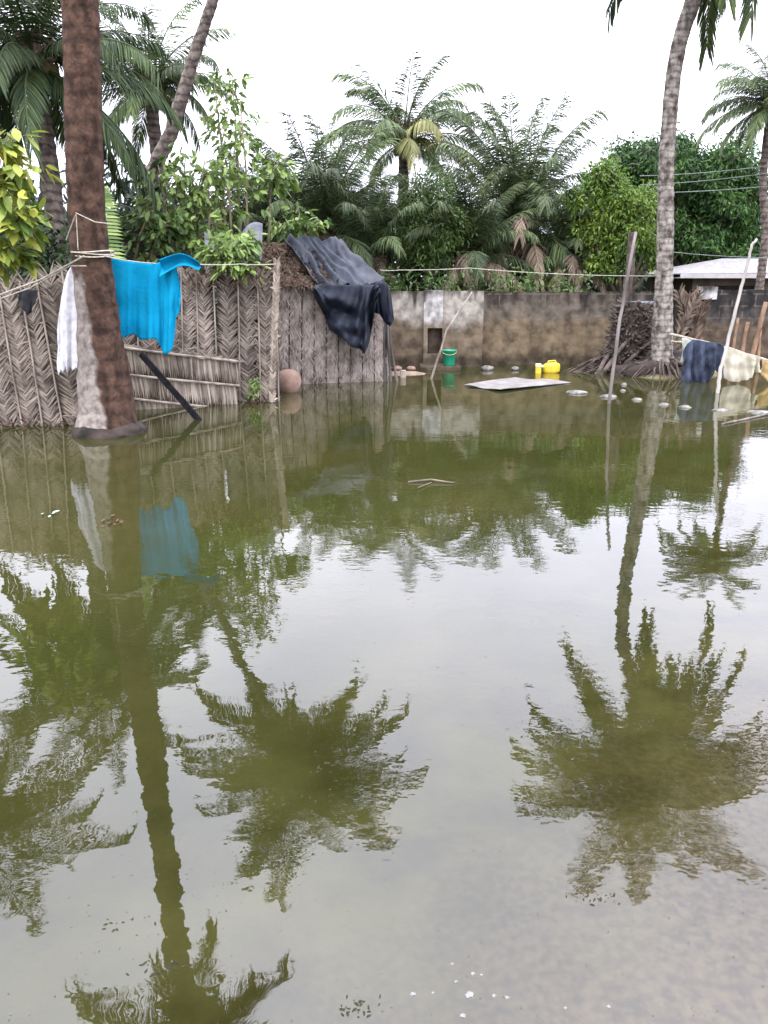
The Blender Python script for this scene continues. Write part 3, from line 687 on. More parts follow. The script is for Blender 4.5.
# ------------------------------------------------------------------ woven palm fences
def woven(mb, bk, P0, P1, width, nrm, step=.013, lw=.016, ang=1.0, off=0.0, flip=1):
    """herringbone of leaflets along the line P0->P1"""
    ax = (P1 - P0); Lh = ax.length; ax.normalize(); sd_ = ax.cross(nrm).normalized()
    n = int(Lh / step); hw = width / 2
    for i in range(n):
        for sg in (-1, 1):
            p = P0 + ax * (i * step + U(-.006, .006)) + nrm * (off + U(.004, .011))
            d = (sd_ * sg + ax * ang * flip * (U(.6, 1.4) if random.random() < .85 else U(-.2, 2.2)) + nrm * U(-.06, .07)).normalized()
            ws = (ax - d * ax.dot(d)).normalized()
            ws = (ws + nrm * U(-.45, .45)).normalized()
            mb.blade(p, d, ws, hw * math.sqrt(1 + ang * ang) * U(.85, 1.12), lw * U(.8, 1.2), 0, 2, [.9, 1, 0])
    c = (P0 + P1) / 2
    bk.box(c - nrm * .008, sd_ * hw * 1.02, nrm * .006, ax * Lh / 2)
def fence(name, label, b0, b1, t0, t1, n, lean=0.0, m='weave', strips_flip=None, extra=.12, side=-1, jag=.05, batten=True, rail=True, group=None, cat='fence'):
    """vertical strips between base line b0-b1 and top line t0-t1"""
    root = thing(name, (b0 + b1) / 2, label, cat, group)
    along = (b1 - b0).normalized(); nrm = Vector((along.y, -along.x, 0)).normalized()
    if nrm.y > 0: nrm = -nrm
    for i in range(n):
        u = (i + .5 + U(-.12, .12)) / n; a = b0.lerp(b1, u); bt = t0.lerp(t1, u) + UP * U(-jag, jag) + along * U(-.035, .035)
        wd = (b1 - b0).length / n * U(1.02, 1.3)
        mb = MB(); bk = MB(); a = a - UP * extra
        woven(mb, bk, a, bt, wd, nrm, flip=1 if i % 2 == 0 or strips_flip is None else strips_flip, off=U(0, .012))
        p = mb.build('woven_panel', M[m], root)
        bk.build('backing', M['weaveback'], p)
        if batten:
            sdv = along * wd * .5
            tb = MB(); tb.tube([a + sdv + nrm * .03, (a + bt) / 2 + sdv + nrm * .035 + along * U(-.01, .01), bt + sdv + nrm * .03 + UP * U(0, .05)], .011, 6); tb.build('batten', M['batten'], root)
    if rail:
        rb = MB(); rb.tube([t0 - UP * .35 - nrm * .03, t1 - UP * .35 - nrm * .03], .02, 6); rb.build('rail', M['batten'], root)
    return root
# left leaning fence
bA, bB = atz(-70, 426), atz(112, 425)
tA = at(-88, 290, bA.y); tB = at(82, 270, bB.y)
fence('woven_fence', 'woven palm leaf fence at the left edge with slanting strips behind the foreground trunk', bA, bB, tA, tB, 8, strips_flip=1)
# tall middle fence
bA = atz(122, 402); bB = atz(276, 398); bA.y = bB.y = 10.95; bA.z = bB.z = 0
tA = at(118, 268, 10.95); tB = at(272, 276, 10.95)
bA.x = at(122, 402, 10.95).x; bB.x = at(276, 398, 10.95).x
fence('woven_fence', 'tall woven fence of upright palm strips behind the turquoise cloth', bA, bB, tA, tB, 8, jag=.05)
# big pale frond rib leaning at the corner of the hut
cb = thing('corner_post', at(275, 398, 10.8), 'pale wide palm rib standing upright at the corner of fence and hut', 'post')
mb = MB(); bk = MB(); woven(mb, bk, at(272, 402, 10.78), at(277, 262, 10.78), .085, Vector((0, -1, 0)), lw=.03, ang=2.0)
p = mb.build('woven_leaf', M['weavelow'], cb); bk.build('rib', M['batten'], cb)
tf_ = MB()
for k in range(260):   # ragged thatch fringe on the fence top
    p = at(U(184, 276), U(262, 286), 10.9 + U(-.05, .2)); d = (rv(1) + Vector((0, -.2, -.6))).normalized()
    tf_.blade(p, d, d.cross(rv(1) + UP).normalized(), U(.1, .25), .02, .3)
single(tf_, 'thatch_fringe', M['thatch'], at(230, 286, 10.95), 'ragged brown leaf litter lying along the top of the tall woven fence', 'thatch', kind='stuff')

wl = MB()
for k in range(420):
    x_ = U(-20, 278); yy_ = 428 if x_ < 85 else 409 - 6 * smooth(110, 270, x_)
    p = atz(x_, yy_ - U(0, 3) , .0) + Vector((0, U(-.1, .15), U(-.01, .05))); d = (rv(1) + Vector((0, -.4, -.1))).normalized()
    wl.blade(p, d, d.cross(rv(1) + UP).normalized(), U(.05, .16), U(.012, .03), .3)
single(wl, 'litter', M['thatch'], atz(100, 428), 'dark wet leaf litter caught along the foot of the woven fences', 'leaf litter', kind='stuff')
# low horizontal panel
lp = thing('woven_panel_barrier', atz(180, 410), 'low pale woven barrier of three horizontal palm panels below the turquoise cloth', 'fence')
A0 = at(98, 344, 10.0); A1 = at(238, 361, 10.7)
B0 = at(98, 371, 10.0); B1 = at(236, 385, 10.7)
C0 = at(98, 394, 10.0); C1 = at(234, 409, 10.7); D0 = at(98, 420, 10.0); D1 = at(232, 432, 10.7)
nr = Vector((.35, -1, 0)).normalized()
for (u0, u1, l0, l1) in ((A0, A1, B0, B1), (B0, B1, C0, C1), (C0, C1, D0, D1)):
    mb = MB(); bk = MB(); n = 84; ax = (u1 - u0).normalized()
    for i in range(n):
        s = (i + U(0, .5)) / n; tpnt = u0.lerp(u1, s); lo_ = l0.lerp(l1, s); hgt = (tpnt - lo_)
        for row in range(2):
            d = (-hgt.normalized() + ax * (.12 + .1 * row)).normalized()
            mb.blade(tpnt + nr * U(.01, .035) + UP * .01, d, (ax + nr * U(-.35, .35)).normalized(), hgt.length * U(.9, 1.12), .027, 0, 2, [1, 1, .3])
    bk.grid(lambda a, b: (u0.lerp(u1, a)).lerp(l0.lerp(l1, a), b), 2, 2)
    p = mb.build('woven_panel', M['weavelow'], lp); q = bk.build('backing', M['weaveback'], p); solid(q, .01)
for (u0, u1) in ((A0, A1), (B0, B1), (C0, C1)):
    tb = MB(); tb.tube([u0 + nr * .045, (u0 + u1) / 2 + nr * .05 - UP * .01, u1 + nr * .045 + (u1 - u0).normalized() * .04], .016, 6); tb.build('batten', M['batten'], lp)
# frayed top edge of the barrier
fb = MB()
for i in range(60):
    p = A0.lerp(A1, i / 60) + nr * .03; d = ((A1 - A0).normalized() * U(.5, 1) + UP * U(-.1, .5) + nr * .2).normalized()
    fb.blade(p, d, d.cross(nr).normalized(), U(.08, .14), .045, .1)
fb.build('frayed_edge', M['weavelow'], lp)
# dark plank leaning into the water
pk = MB(); a = at(141, 354, 9.75); b = atz(206, 421, -.05); b.y = min(b.y, 9.4)
a_ = a; ax = (b - a).normalized(); sd_ = ax.cross(Vector((0, 1, 0))).normalized()
b = a + ax * ((b - a).length)
pk.box((a + b) / 2, ax * (b - a).length / 2, sd_ * .035, ax.cross(sd_) * .02)
single(pk, 'plank', M['darkplank'], b, 'thin black plank leaning against the low woven barrier into the water', 'plank')

# ------------------------------------------------------------------ hut with thatch and tarpaulin
hb0 = at(276, 384, 12.8); hb0.z = 0; hb1 = at(386, 380, 13.3); hb1.z = 0
ht0 = at(277, 286, 12.8); ht1 = at(385, 290, 13.3)
hut = thing('hut', (hb0 + hb1) / 2, 'small hut with grey palm leaf walls, brown thatch and a dark tarpaulin on its roof', 'hut')
along = (hb1 - hb0).normalized(); nrm = Vector((along.y, -along.x, 0))
n = 9
for i in range(n):
    u = (i + .5) / n; a = hb0.lerp(hb1, u) - UP * .1; bt = ht0.lerp(ht1, u); wd = (hb1 - hb0).length / n
    # each strip is a bundle of overlapping folded leaves: low-relief curved slat
    mb = MB(); off = U(-.012, .012)
    def P_(s, t_, a=a, bt=bt, wd=wd, off=off):
        p = a.lerp(bt, t_) + along * (s - .5) * wd * .97 + along * off * math.sin(t_ * 3)
        return p + nrm * (.035 * math.sin(s * PI) + .006 * mnoise.noise(p * 9) + .004 * mnoise.noise(p * 25))
    mb.grid(P_, 8, 40)
    for k in range(300):
        t_ = U(0, 1); p = P_(U(.05, .95), t_) + nrm * .006
        d = (-UP + along * U(-.9, .9) + nrm * .12).normalized(); mb.blade(p, d, d.cross(nrm).normalized(), U(.05, .14), U(.010, .020), 0)
    o = mb.build('wall_panel', M['hutwall'], hut); 
    tb = MB(); tb.tube([a + along * wd * .5 + nrm * .015, bt + along * wd * .5 + nrm * .015], .009, 5); tb.build('batten', M['weaveback'], hut)
bk = MB(); bk.box((hb0 + hb1) / 2 + UP * .7 - nrm * .03, along * (hb1 - hb0).length / 2, nrm * .01, UP * .8); bk.build('backing', M['weaveback'], hut)
rb = MB(); rb.tube([ht0 + nrm * .06 - along * .05, ht1 + nrm * .06], .018, 6); rb.build('eave_rail', M['batten'], hut)
# side wall and corner post
sb = MB(); e1 = hb1 + Vector((.05, 1.9, 0)); sb.box((hb1 + e1) / 2 + UP * .7, (e1 - hb1) / 2, Vector((.02, 0, 0)), UP * .8); sb.build('side_wall', M['hutwall'], hut)
pb = MB()
for dx, ln_ in ((.02, 1.42), (.07, 1.25), (-.03, 1.1)): pb.tube([hb1 + Vector((dx * 2.2 + .05, -.05, -.1)), hb1 + Vector((dx, -.04, ln_ * .5)), hb1 + Vector((dx * .6, -.03, ln_))], [.022, .018, .014], 6)
pb.build('corner_post', M['pole'], hut)
# roof: thatch slope
r0 = at(262, 242, 14.4); r1 = at(345, 246, 15.0)
eL = ht0 - along * .12 + nrm * .12; eR = ht1 + nrm * .12
th = MB()
def RP(u, v): return (eL.lerp(eR, u)).lerp(r0.lerp(r1, u), v)
rn = (eR - eL).cross(r0 - eL).normalized()
th.grid(lambda u, v: RP(u, v) + rn * .03 * mnoise.noise(RP(u, v) * 4), 16, 16)
o = th.build('roof', M['thatch'], hut); 
tl = MB()
for k in range(1500):
    u, v = U(0, .62), U(-.02, 1); p = RP(u, v) + rn * U(.01, .05); d = ((eL - r0).normalized() + rv(.55) + rn * .1).normalized()
    tl.blade(p, d, d.cross(rn + rv(.2)).normalized(), U(.10, .26), U(.012, .028), .1)
tl.build('thatch_layer', M['thatch'], o)
gb = MB(); gb.quad(eL, r0, Vector((r0.x, r0.y + .02, 0)), Vector((eL.x, eL.y + .02, 0))); o = gb.build('gable_wall', M['thatch'], hut); solid(o, .03)
# tarpaulin draped on the roof (rests on it: a thing of its own)
tr_ = thing('tarpaulin', at(345, 290, 12.9), 'crumpled dark blue tarpaulin draped over the hut roof, one corner hanging down', 'tarpaulin')
tq = [at(281, 238, 14.45), at(340, 245, 14.95), at(383, 280, 13.35), at(318, 291, 12.75)]
tp1 = MB()
def T_(u, v):
    top = tq[0].lerp(tq[1], u); bot = tq[3].lerp(tq[2], u) if True else None
    low = tq[3].lerp(at(372, 291, 12.95), min(1, u * 1.18)) if u < .85 else at(372, 291, 12.95).lerp(at(384, 284, 13.4), (u - .85) / .15)
    p = top.lerp(low, v)
    # stiff diagonal creases running down the slope
    wq = mnoise.noise(Vector((u * 3, v * 1.5, 5))); cr = .07 * (1 - abs(mnoise.noise(Vector((u * 5 + wq, v * 1.6 - u * 2, 9)))) * 3) + .035 * mnoise.noise(Vector((u * 14 + v * 4, v * 3, 1))) + .05 * mnoise.noise(Vector((u * 4, v * 5, 2)))
    sag = .05 * math.sin(v * PI)
    return p + rn * (.05 + cr - sag * .4)
tp1.grid(T_, 60, 40); o = tp1.build('roof_sheet', M['tarp'], tr_, True); solid(o, .006)
fl = MB()
cols = [(315, 285, 291), (323, 285, 312), (330, 285, 330), (341, 285, 336), (350, 285, 345), (358, 285, 349), (362, 285, 354), (366, 285, 345), (370, 285, 325), (374, 285, 303), (379, 284, 292)]
def interp(cols, u):
    x = u * (len(cols) - 1); i = min(int(x), len(cols) - 2); k = x - i
    return [cols[i][q] * (1 - k) + cols[i + 1][q] * k for q in range(3)]
def F_(u, v):
    px, yt, yb = interp(cols, u); p = at(px + 2.5 * math.sin(v * 5 + u * 4) * v, yt + (yb - yt) * v, 12.72)
    p.y += (-.13 * math.sin(u * 11 + v * 3.2) - .07 * math.sin(u * 31 + 7 * v) - .16 * mnoise.noise(Vector((u * 5, v * 5, 1)))) * (.25 + v) - .08 * math.sin(v * PI)
    return p
fl.grid(F_, 60, 34); o = fl.build('front_flap', M['tarpin'], tr_, True); solid(o, .006)
sf = MB()
cl2 = [(362, 286, 296), (368, 284, 330), (372, 283, 312), (378, 281, 314), (384, 282, 324), (388, 286, 326), (391, 295, 320)]
def G_(u, v):
    px, yt, yb = interp(cl2, u); p = at(px + 3 * v * u, yt + (yb - yt) * v, 12.85)
    p.y += -.07 * math.sin(u * 17) - .1 * math.sin(v * PI) * u; return p
sf.grid(G_, 40, 24); o = sf.build('side_fold', M['tarpin'], tr_, True); solid(o, .006)
cl3 = MB()
def K_(u, v):
    a = at(381 + 8 * v, 284 + 38 * v, 12.8) ; an = u * 2 * PI; r_ = .09 * (1 + .3 * math.sin(an * 3 + v * 6)) * (1 - .25 * v)
    return a + Vector((math.cos(an) * r_, math.sin(an) * r_, 0))
cl3.grid(K_, 24, 16); cl3.build('bunched_corner', M['tarpin'], tr_, True)
# grey scrap sheet among the creeper on the fence top
gs = MB(); gs.grid(lambda u, v: at(204 + 58 * u, 232 + 38 * v + 8 * math.sin(u * 5), 11.35 + .25 * (1 - v)) + Vector((0, .06 * math.sin(u * 14 + v * 3), .03 * math.sin(u * 9))), 30, 12)
M['greysheet'] = mat('grey_sheet', (.10,.105,.12), (.22,.23,.26), 4, .6, bump=.01)
o = single(gs, 'plastic_sheet', M['greysheet'], at(235, 268, 11.3), 'faded grey sheet lying among the creeper on the fence top', 'sheet', sm=True); solid(o, .004)
# solid near-black box: the dark of an opening behind the cloth, put into colour
dk = MB(); dk.bx(at(118, 250, 12.6).x, at(170, 250, 12.6).x, 12.6, 13.4, 0, at(140, 229, 12.6).z)
so = single(dk, 'dark_opening', M['darkhole'], (at(142, 250, 12.6).x, 12.6, 0), 'near-black box standing in for a dark opening, half hidden behind the turquoise cloth', 'dark_opening')

# clay pot
pp = atz(289, 397, -.02); pp = Vector((at(289, 390, 12.0).x, 12.0, -.06))
pot = MB(); pot.lathe(pp, [(.06, 0), (.14, .05), (.19, .15), (.195, .23), (.165, .32), (.11, .37), (.085, .385), (.03, .392), (.004, .394)], 28)
single(pot, 'clay_pot', M['clay'], pp, 'round reddish clay pot upturned in the water by the hut corner', 'pot', sm=True)

# ------------------------------------------------------------------ walls, ledge, house
YW = 15.6
xa, xb, xc = at(380, 300, YW).x, at(484, 300, YW).x, 9.5
M['walldark_n'] = wall_mat('niche_painted_dark', (.10,.08,.06), (.045,.034,.024), (.03,.025,.02), 1.42)  # darkness of the wall opening is put into the recess back's colours
w1 = thing('concrete_wall', (xa, YW, 0), 'short pale rendered wall section with a pilaster, behind the green bucket', 'wall')
zt = at(430, 291, YW).z
xn0, xn1 = at(425, 300, YW).x, at(443, 300, YW).x
b = MB(); b.bx(xa - 1.4, xn0, YW + .06, YW + .25, -.4, zt - .01); b.build('wall_section', M['wallpale'], w1)
b = MB(); b.bx(xn1, xb, YW, YW + .25, -.4, zt); b.build('wall_section', M['wallpale'], w1)
b = MB(); b.bx(xn0, xn1, YW - .03, YW + .27, at(430, 328, YW).z, zt + .015); b.build('lintel', M['wallpil'], w1)
b = MB(); b.bx(xn0 - .02, xn0 + .06, YW - .05, YW + .2, -.4, zt - .2); b.build('pilaster', M['wallpil'], w1)
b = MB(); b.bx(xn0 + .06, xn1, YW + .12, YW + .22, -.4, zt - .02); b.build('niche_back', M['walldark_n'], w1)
b = MB(); b.bx(xn0 + .06, xn1 - .002, YW - .02, YW + .115, -.4, at(430, 354, YW).z); b.build('niche_sill', M['wallpil'], w1)
YB = 16.1; zt2 = at(560, 292, YB).z
def broken_wall(name, x0, x1, y0, z0, m, label):
    b = MB(); n = max(4, int((x1 - x0) / .12)); bot = -.5; th_ = .2
    for i in range(n):
        a, c = x0 + (x1 - x0) * i / n, x0 + (x1 - x0) * (i + 1) / n
        def hz(x): return z0 + .022 * mnoise.noise(Vector((x * 2.5, 4, 0))) + .015 * mnoise.noise(Vector((x * 9, 1, 0)))
        ha, hc = hz(a), hz(c)
        b.quad(Vector((a, y0, bot)), Vector((c, y0, bot)), Vector((c, y0, hc)), Vector((a, y0, ha)))
        b.quad(Vector((a, y0, ha)), Vector((c, y0, hc)), Vector((c, y0 + th_, hc)), Vector((a, y0 + th_, ha)))
        b.quad(Vector((a, y0 + th_, ha)), Vector((c, y0 + th_, hc)), Vector((c, y0 + th_, bot)), Vector((a, y0 + th_, bot)))
    for x in (x0, x1): b.quad(Vector((x, y0, bot)), Vector((x, y0, z0)), Vector((x, y0 + th_, z0)), Vector((x, y0 + th_, bot)))
    return single(b, name, m, ((x0 + x1) / 2, y0, 0), label, 'wall')
xm = at(655, 300, YB).x
broken_wall('block_wall', xb + .003, xm, YB, zt2, M['wallblock'], 'long stained concrete block wall behind the pale floating sheet')
b = MB(); b.bx(xb - .1, xb, YW + .255, YB + .2, -.4, zt - .03); b.build('return_wall', M['wallblock'], w1)
M['walldark'] = wall_mat('concrete_dark', (.055,.05,.043), (.07,.052,.035), (.024,.022,.02), 1.42, True, darktop=.45)
broken_wall('block_wall', at(690, 300, YB).x, xc, YB - .1, at(730, 290, YB).z, M['walldark'], 'blackened block wall to the right of the curved palm, behind the hanging cloths')
# pale lump on that wall's corner, corrugated scrap between
lb = MB(); c = at(706, 294, YB); lb.bx(c.x - .16, c.x + .16, YB - .16, YB + .1, c.z - .10, c.z + .14)
single(lb, 'concrete_block', M['wallpil'], (c.x, YB, c.z), 'pale loose concrete block on the broken end of the dark wall', 'block')
cs = MB(); cs.grid(lambda u, v: at(622 + 46 * u, 301 + 30 * v, YB - .12) + Vector((0, .012 * math.sin(u * 70), 0)), 90, 2)
M['scrap'] = mat('blue_grey_metal', (.22,.27,.30), (.36,.42,.45), 4, .5)
o = single(cs, 'corrugated_sheet', M['scrap'], at(645, 331, YB - .12), 'blue grey corrugated metal sheet behind the curved palm trunk', 'metal sheet'); solid(o, .004)
lg = MB()
def rock(mb, c, rx, ry, rz, seed=0, n=12, rough=.22):
    n0 = len(mb.v); c = Vector(c)
    for i in range(n + 1):
        th_ = PI * i / n
        for j in range(n * 2):
            ph = PI * j / n; d = Vector((math.sin(th_) * math.cos(ph), math.sin(th_) * math.sin(ph), math.cos(th_)))
            r = 1 + rough * mnoise.noise(d * 1.6 + Vector((seed, seed * 2.1, 0))) + rough * .5 * mnoise.noise(d * 4 + Vector((seed, 0, 0)))
            mb.v.append(c + Vector((d.x * rx, d.y * ry, d.z * rz)) * r)
    m2 = n * 2
    for i in range(n):
        for j in range(m2):
            j2 = (j + 1) % m2; mb.f.append((n0+i*m2+j, n0+(i+1)*m2+j, n0+(i+1)*m2+j2, n0+i*m2+j2))
c = at(437, 371, 15.1)
lg.bx(at(420, 370, 15.1).x, at(460, 370, 15.1).x, 14.95, 15.55, -.3, .07)
o = single(lg, 'concrete_step', M['wallpil'], (c.x, 15.2, -.1), 'low flat concrete step under the green bucket', 'step')
bv = o.modifiers.new('bevel', 'BEVEL'); bv.width = .02; bv.segments = 2
bkp = at(449, 366, 15.15)
bk_ = thing('bucket', (bkp.x, 15.15, .072), 'green plastic bucket on the low concrete step', 'bucket')
b = MB(); b.lathe((bkp.x, 15.15, .072), [(.10, 0), (.105, .01), (.135, .27), (.145, .275), (.145, .295), (.13, .297), (.125, .27), (.095, .03), (.005, .025)], 28); b.build('body', M['green'], bk_, True)
b = MB(); b.tube([Vector((bkp.x + .14 * math.cos(a_), 15.15 - .15 * math.sin(a_) , .072 + .28 - .07 * math.sin(a_))) for a_ in [PI * k / 12 for k in range(13)]], .004, 5); b.build('handle', M['cap'], bk_)
# jerrycans
jc = atz(551, 376); jc.y = 14.6; jc.x = at(551, 374, 14.6).x
j = thing('jerrycan', (jc.x, 14.6, 0), 'larger yellow jerrycan lying on its side in the water by the wall', 'jerrycan')
b = MB()
def JC(u, v):
    an = 2 * PI * v; e = .5; cx_ = abs(math.cos(an)) ** e * (1 if math.cos(an) > 0 else -1); sz_ = abs(math.sin(an)) ** e * (1 if math.sin(an) > 0 else -1)
    k = min(1, math.sin(min(max(u, 0), 1) * PI) ** .25 + 0.02)
    return Vector((jc.x - .16 + .32 * u, 14.6 + .10 * cx_ * k, .07 + .105 * sz_ * k + .02 * u))
b.grid(JC, 20, 24); b.build('body', M['yellow'], j, True)
b = MB(); b.tube([Vector((jc.x - .08, 14.6, .16)), Vector((jc.x - .06, 14.6, .205)), Vector((jc.x + .06, 14.6, .215)), Vector((jc.x + .09, 14.6, .175))], .015, 8); b.build('handle', M['yellow'], j, True)
b = MB(); b.tube([Vector((jc.x - .13, 14.58, .10)), Vector((jc.x - .20, 14.56, .12))], .026, 12); b.build('cap', M['cap'], j)
j2 = at(538, 373, 14.5)
j = thing('jerrycan', (j2.x, 14.5, 0), 'small upright yellow container with pale top beside the larger jerrycan', 'jerrycan')
b = MB(); b.bx(j2.x - .05, j2.x + .05, 14.45, 14.55, -.06, .11); o = b.build('body', M['yellow'], j); bv = o.modifiers.new('bevel', 'BEVEL'); bv.width = .015; bv.segments = 2
b = MB(); b.bx(j2.x - .052, j2.x + .052, 14.448, 14.552, .112, .17); o = b.build('cap', M['cap'], j); bv = o.modifiers.new('bevel', 'BEVEL'); bv.width = .01; bv.segments = 2
# pale sheet on the water
sh = MB(); cr4 = [atz(464, 385, .02), atz(500, 390.5, .02), atz(571, 382, .02), atz(515, 378, .02)]
def SH(u, v):
    p = cr4[0].lerp(cr4[1], u).lerp(cr4[3].lerp(cr4[2], u), v); p.z = .025 + .012 * math.sin(u * 8 + v * 3) + .012 * mnoise.noise(p * 3); return p
sh.grid(SH, 30, 30); o = single(sh, 'pale_sheet', M['slab'], (cr4[0] + cr4[2]) / 2, 'flat pale grey sheet lying just above the water before the wall', 'sheet'); solid(o, .008)
# stub in the water near the ledge
sb = MB(); c = at(403, 380, 13.8); sb.bx(c.x - .05, c.x + .05, 13.75, 13.85, -.2, .13)
o = single(sb, 'wooden_stub', M['batten'], (c.x, 13.8, 0), 'short pale wooden stub poking from the water right of the hut', 'stub'); bv = o.modifiers.new('b', 'BEVEL'); bv.width = .01
sd2 = [(383, 371, .16, 'brownish stone on the mud right of the hut corner'), (397, 373, .10, 'small reddish stone between the hut and the concrete step'), (411, 371, .09, 'smallest stone left of the concrete step'),
       (487, 369, .12, 'dark stone at the foot of the block wall corner'), (515, 368, .08, 'little pale stone against the block wall, left of the jerrycans')]
for i, (px, py, r_, lab) in enumerate(sd2):
    b = MB(); c = at(px, py, 15.0); rock(b, (c.x, 15.0, .03), r_, r_ * .8, r_ * .5, i + 30, 8)
    single(b, 'stone', M['stone'] if i > 2 else M['clay'], (c.x, 15, 0), lab, 'stone', 'stones at the foot of the wall', sm=True)
# mudbank plate right of the hut
b = MB(); c = at(400, 376, 14.4); rock(b, (c.x, 14.4, -.03), .55, .35, .07, 3, 10, .12); single(b, 'mud_bank', mat('reddish_mud', (.16,.11,.08), (.30,.22,.16), 6, .9, bump=.01), (c.x, 14.4, 0), 'low reddish mud bank just right of the hut', 'mud bank', sm=True)

# half-submerged stones, each its own
stones = [(577, 393, 11, 3.2, 'large flat stone nearest the pale sheet'), (608, 397, 8, 3.0, 'stone at the foot of the thin leaning pole'), (624, 385, 3, 2.5, 'tiny pale stone by the root heap'),
          (637, 400, 5.5, 2.6, 'stone between the thin pole and the curved palm'), (664, 405, 5, 2.6, 'stone straight below the curved palm trunk'), (685, 407.5, 6, 2.6, 'stone below the navy cloth'),
          (720, 410.5, 8, 1.6, 'thin flat slab by the foot of the pale bent pole'), (760, 412.5, 14, 1.8, 'long flat slab at the right edge of the water'), (623, 391, 3, 2, 'smallest stone beside the thin pole')]
for i, (px, py, rx, rz, lab) in enumerate(stones):
    p = atz(px, py); k = p.y / F; b = MB(); rock(b, (p.x, p.y, .0), rx * k, rx * k * .7, max(.025, rz * k * .9), i * 7 + 1, 9)
    single(b, 'stone', M['stone'], p, lab + ', rising from the water', 'stone', 'stones rising from the water on the right', sm=True)

# house
YH = 20.5
e0 = at(681, 274, YH); e1_ = at(800, 271, YH); rg0 = at(722, 259, YH + 2.4); rg1 = at(800, 256, YH + 2.4)
hs = thing('house', (at(740, 285, YH).x, YH, .4), 'low house with a pale metal hip roof behind the wall at the right edge', 'house')
b = MB(); b.bx(e0.x + .45, e0.x + 7, YH + .35, YH + 5, 0, e0.z - .06); b.build('wall', M['housewall'], hs)
b = MB()
zE = e0.z; xr0 = rg0.x; X1 = e0.x + 7.4; zR = rg0.z; Yr = YH + 2.4; Y1 = YH + 4.8
b.quad(Vector((e0.x, YH, zE)), Vector((X1, YH, zE + .05)), Vector((X1 - 1.5, Yr, zR)), Vector((xr0, Yr, zR)))
b.quad(Vector((e0.x, Y1, zE)), Vector((e0.x, YH, zE)), Vector((xr0, Yr, zR)), Vector((xr0, Yr, zR)) + Vector((0, .01, 0)))
b.quad(Vector((X1, Y1, zE)), Vector((e0.x, Y1, zE)), Vector((xr0, Yr + .01, zR)), Vector((X1 - 1.5, Yr + .01, zR)))
o = b.build('roof', M['roof'], hs); solid(o, .03)
b = MB(); b.bx(e0.x - .02, X1, YH - .04, YH - .01, zE - .10, zE + .01); b.build('fascia', M['fascia'], hs)
b = MB(); b.bx(e0.x - .02, X1, YH - .01, YH + .36, zE - .10, zE - .08); b.build('soffit', M['fascia'], hs)
b = MB(); wx = at(735, 282, YH + .35).x; b.bx(wx - .5, wx + .5, YH + .32, YH + .36, zE - .9, zE - .28); b.build('window', M['darkhole'], hs)

# ------------------------------------------------------------------ root heap around the right palm
def fromto(p, q, sag): return [p, (p + q) / 2 + UP * sag + rv(.04), q]
st = thing('palm_stump', at(622, 380, 14.9), 'leaning dead palm stump covered in old leaf bases, left of the curved palm', 'stump')
p0 = at(608, 384, 14.75); p0.z = -.1; p1 = at(628, 345, 14.8); p2 = at(634, 303, 14.85)
b = MB(); b.tube([p0, p1, p2], [.38, .32, .26], 12); b.build('trunk', M['dirt'], st, True)
b = MB()
for k in range(430):
    s = U(0, 1); c = (p0.lerp(p1, s * 2) if s < .5 else p1.lerp(p2, s * 2 - 1)); an = U(PI, 2 * PI) if random.random() < .75 else U(0, PI)
    o_ = Vector((math.cos(an), math.sin(an), 0)); p = c + o_ * (.33 - .08 * s); q = p + o_ * U(.06, .20) + UP * U(-.05, .12) + rv(.03)
    b.tube([p, q], [U(.018, .04), U(.006, .015)], 5)
b.build('leaf_bases', M['root'], st)
b = MB()
for k in range(90):
    a = p0.lerp(p1, U(0, .9)) + rv(.15); an = U(PI * .9, 2.1 * PI); q = Vector((p0.x + math.cos(an) * U(.3, .95), p0.y + math.sin(an) * U(.2, .6), -.03))
    b.tube(fromto(a, q, U(-.1, .12)), [.02, .016, .007], 5)
b.build('roots', M['root'], st)
rh = thing('root_heap', (TR.x, YR - .2, 0), 'heap of fallen fronds and exposed roots around the foot of the curved palm', 'root heap')
b = MB(); rock(b, (b1.x, YR + .15, -.08), .95, .6, .42, 9, 16, .35); b.build('soil', M['dirt'], rh, True)
b = MB()
for k in range(60):
    an = U(PI, 2 * PI); a = Vector((b1.x + math.cos(an) * .25, YR + math.sin(an) * .25, U(.05, .32))); q = Vector((b1.x + math.cos(an) * U(.4, .95), YR + math.sin(an) * U(.4, .8), -.03))
    b.tube(fromto(a, q, U(-.02, .18)), [.024, .018, .006], 5)
b.build('roots', M['root'], rh)
for (x0_, y0_, x1_, y1_) in ((612, 398, 668, 330), (600, 392, 650, 318), (640, 392, 662, 335), (596, 388, 618, 345)):
    b = MB(); a = at(x0_, y0_ - 6, 14.3); a.z = max(a.z, -.04); q = at(x1_, y1_, 14.6)
    b.tube([a, (a + q) / 2 + Vector((-.03, 0, .05)), q], [.045, .035, .02], 7); b.build('dead_stalk', M['root'], rh)
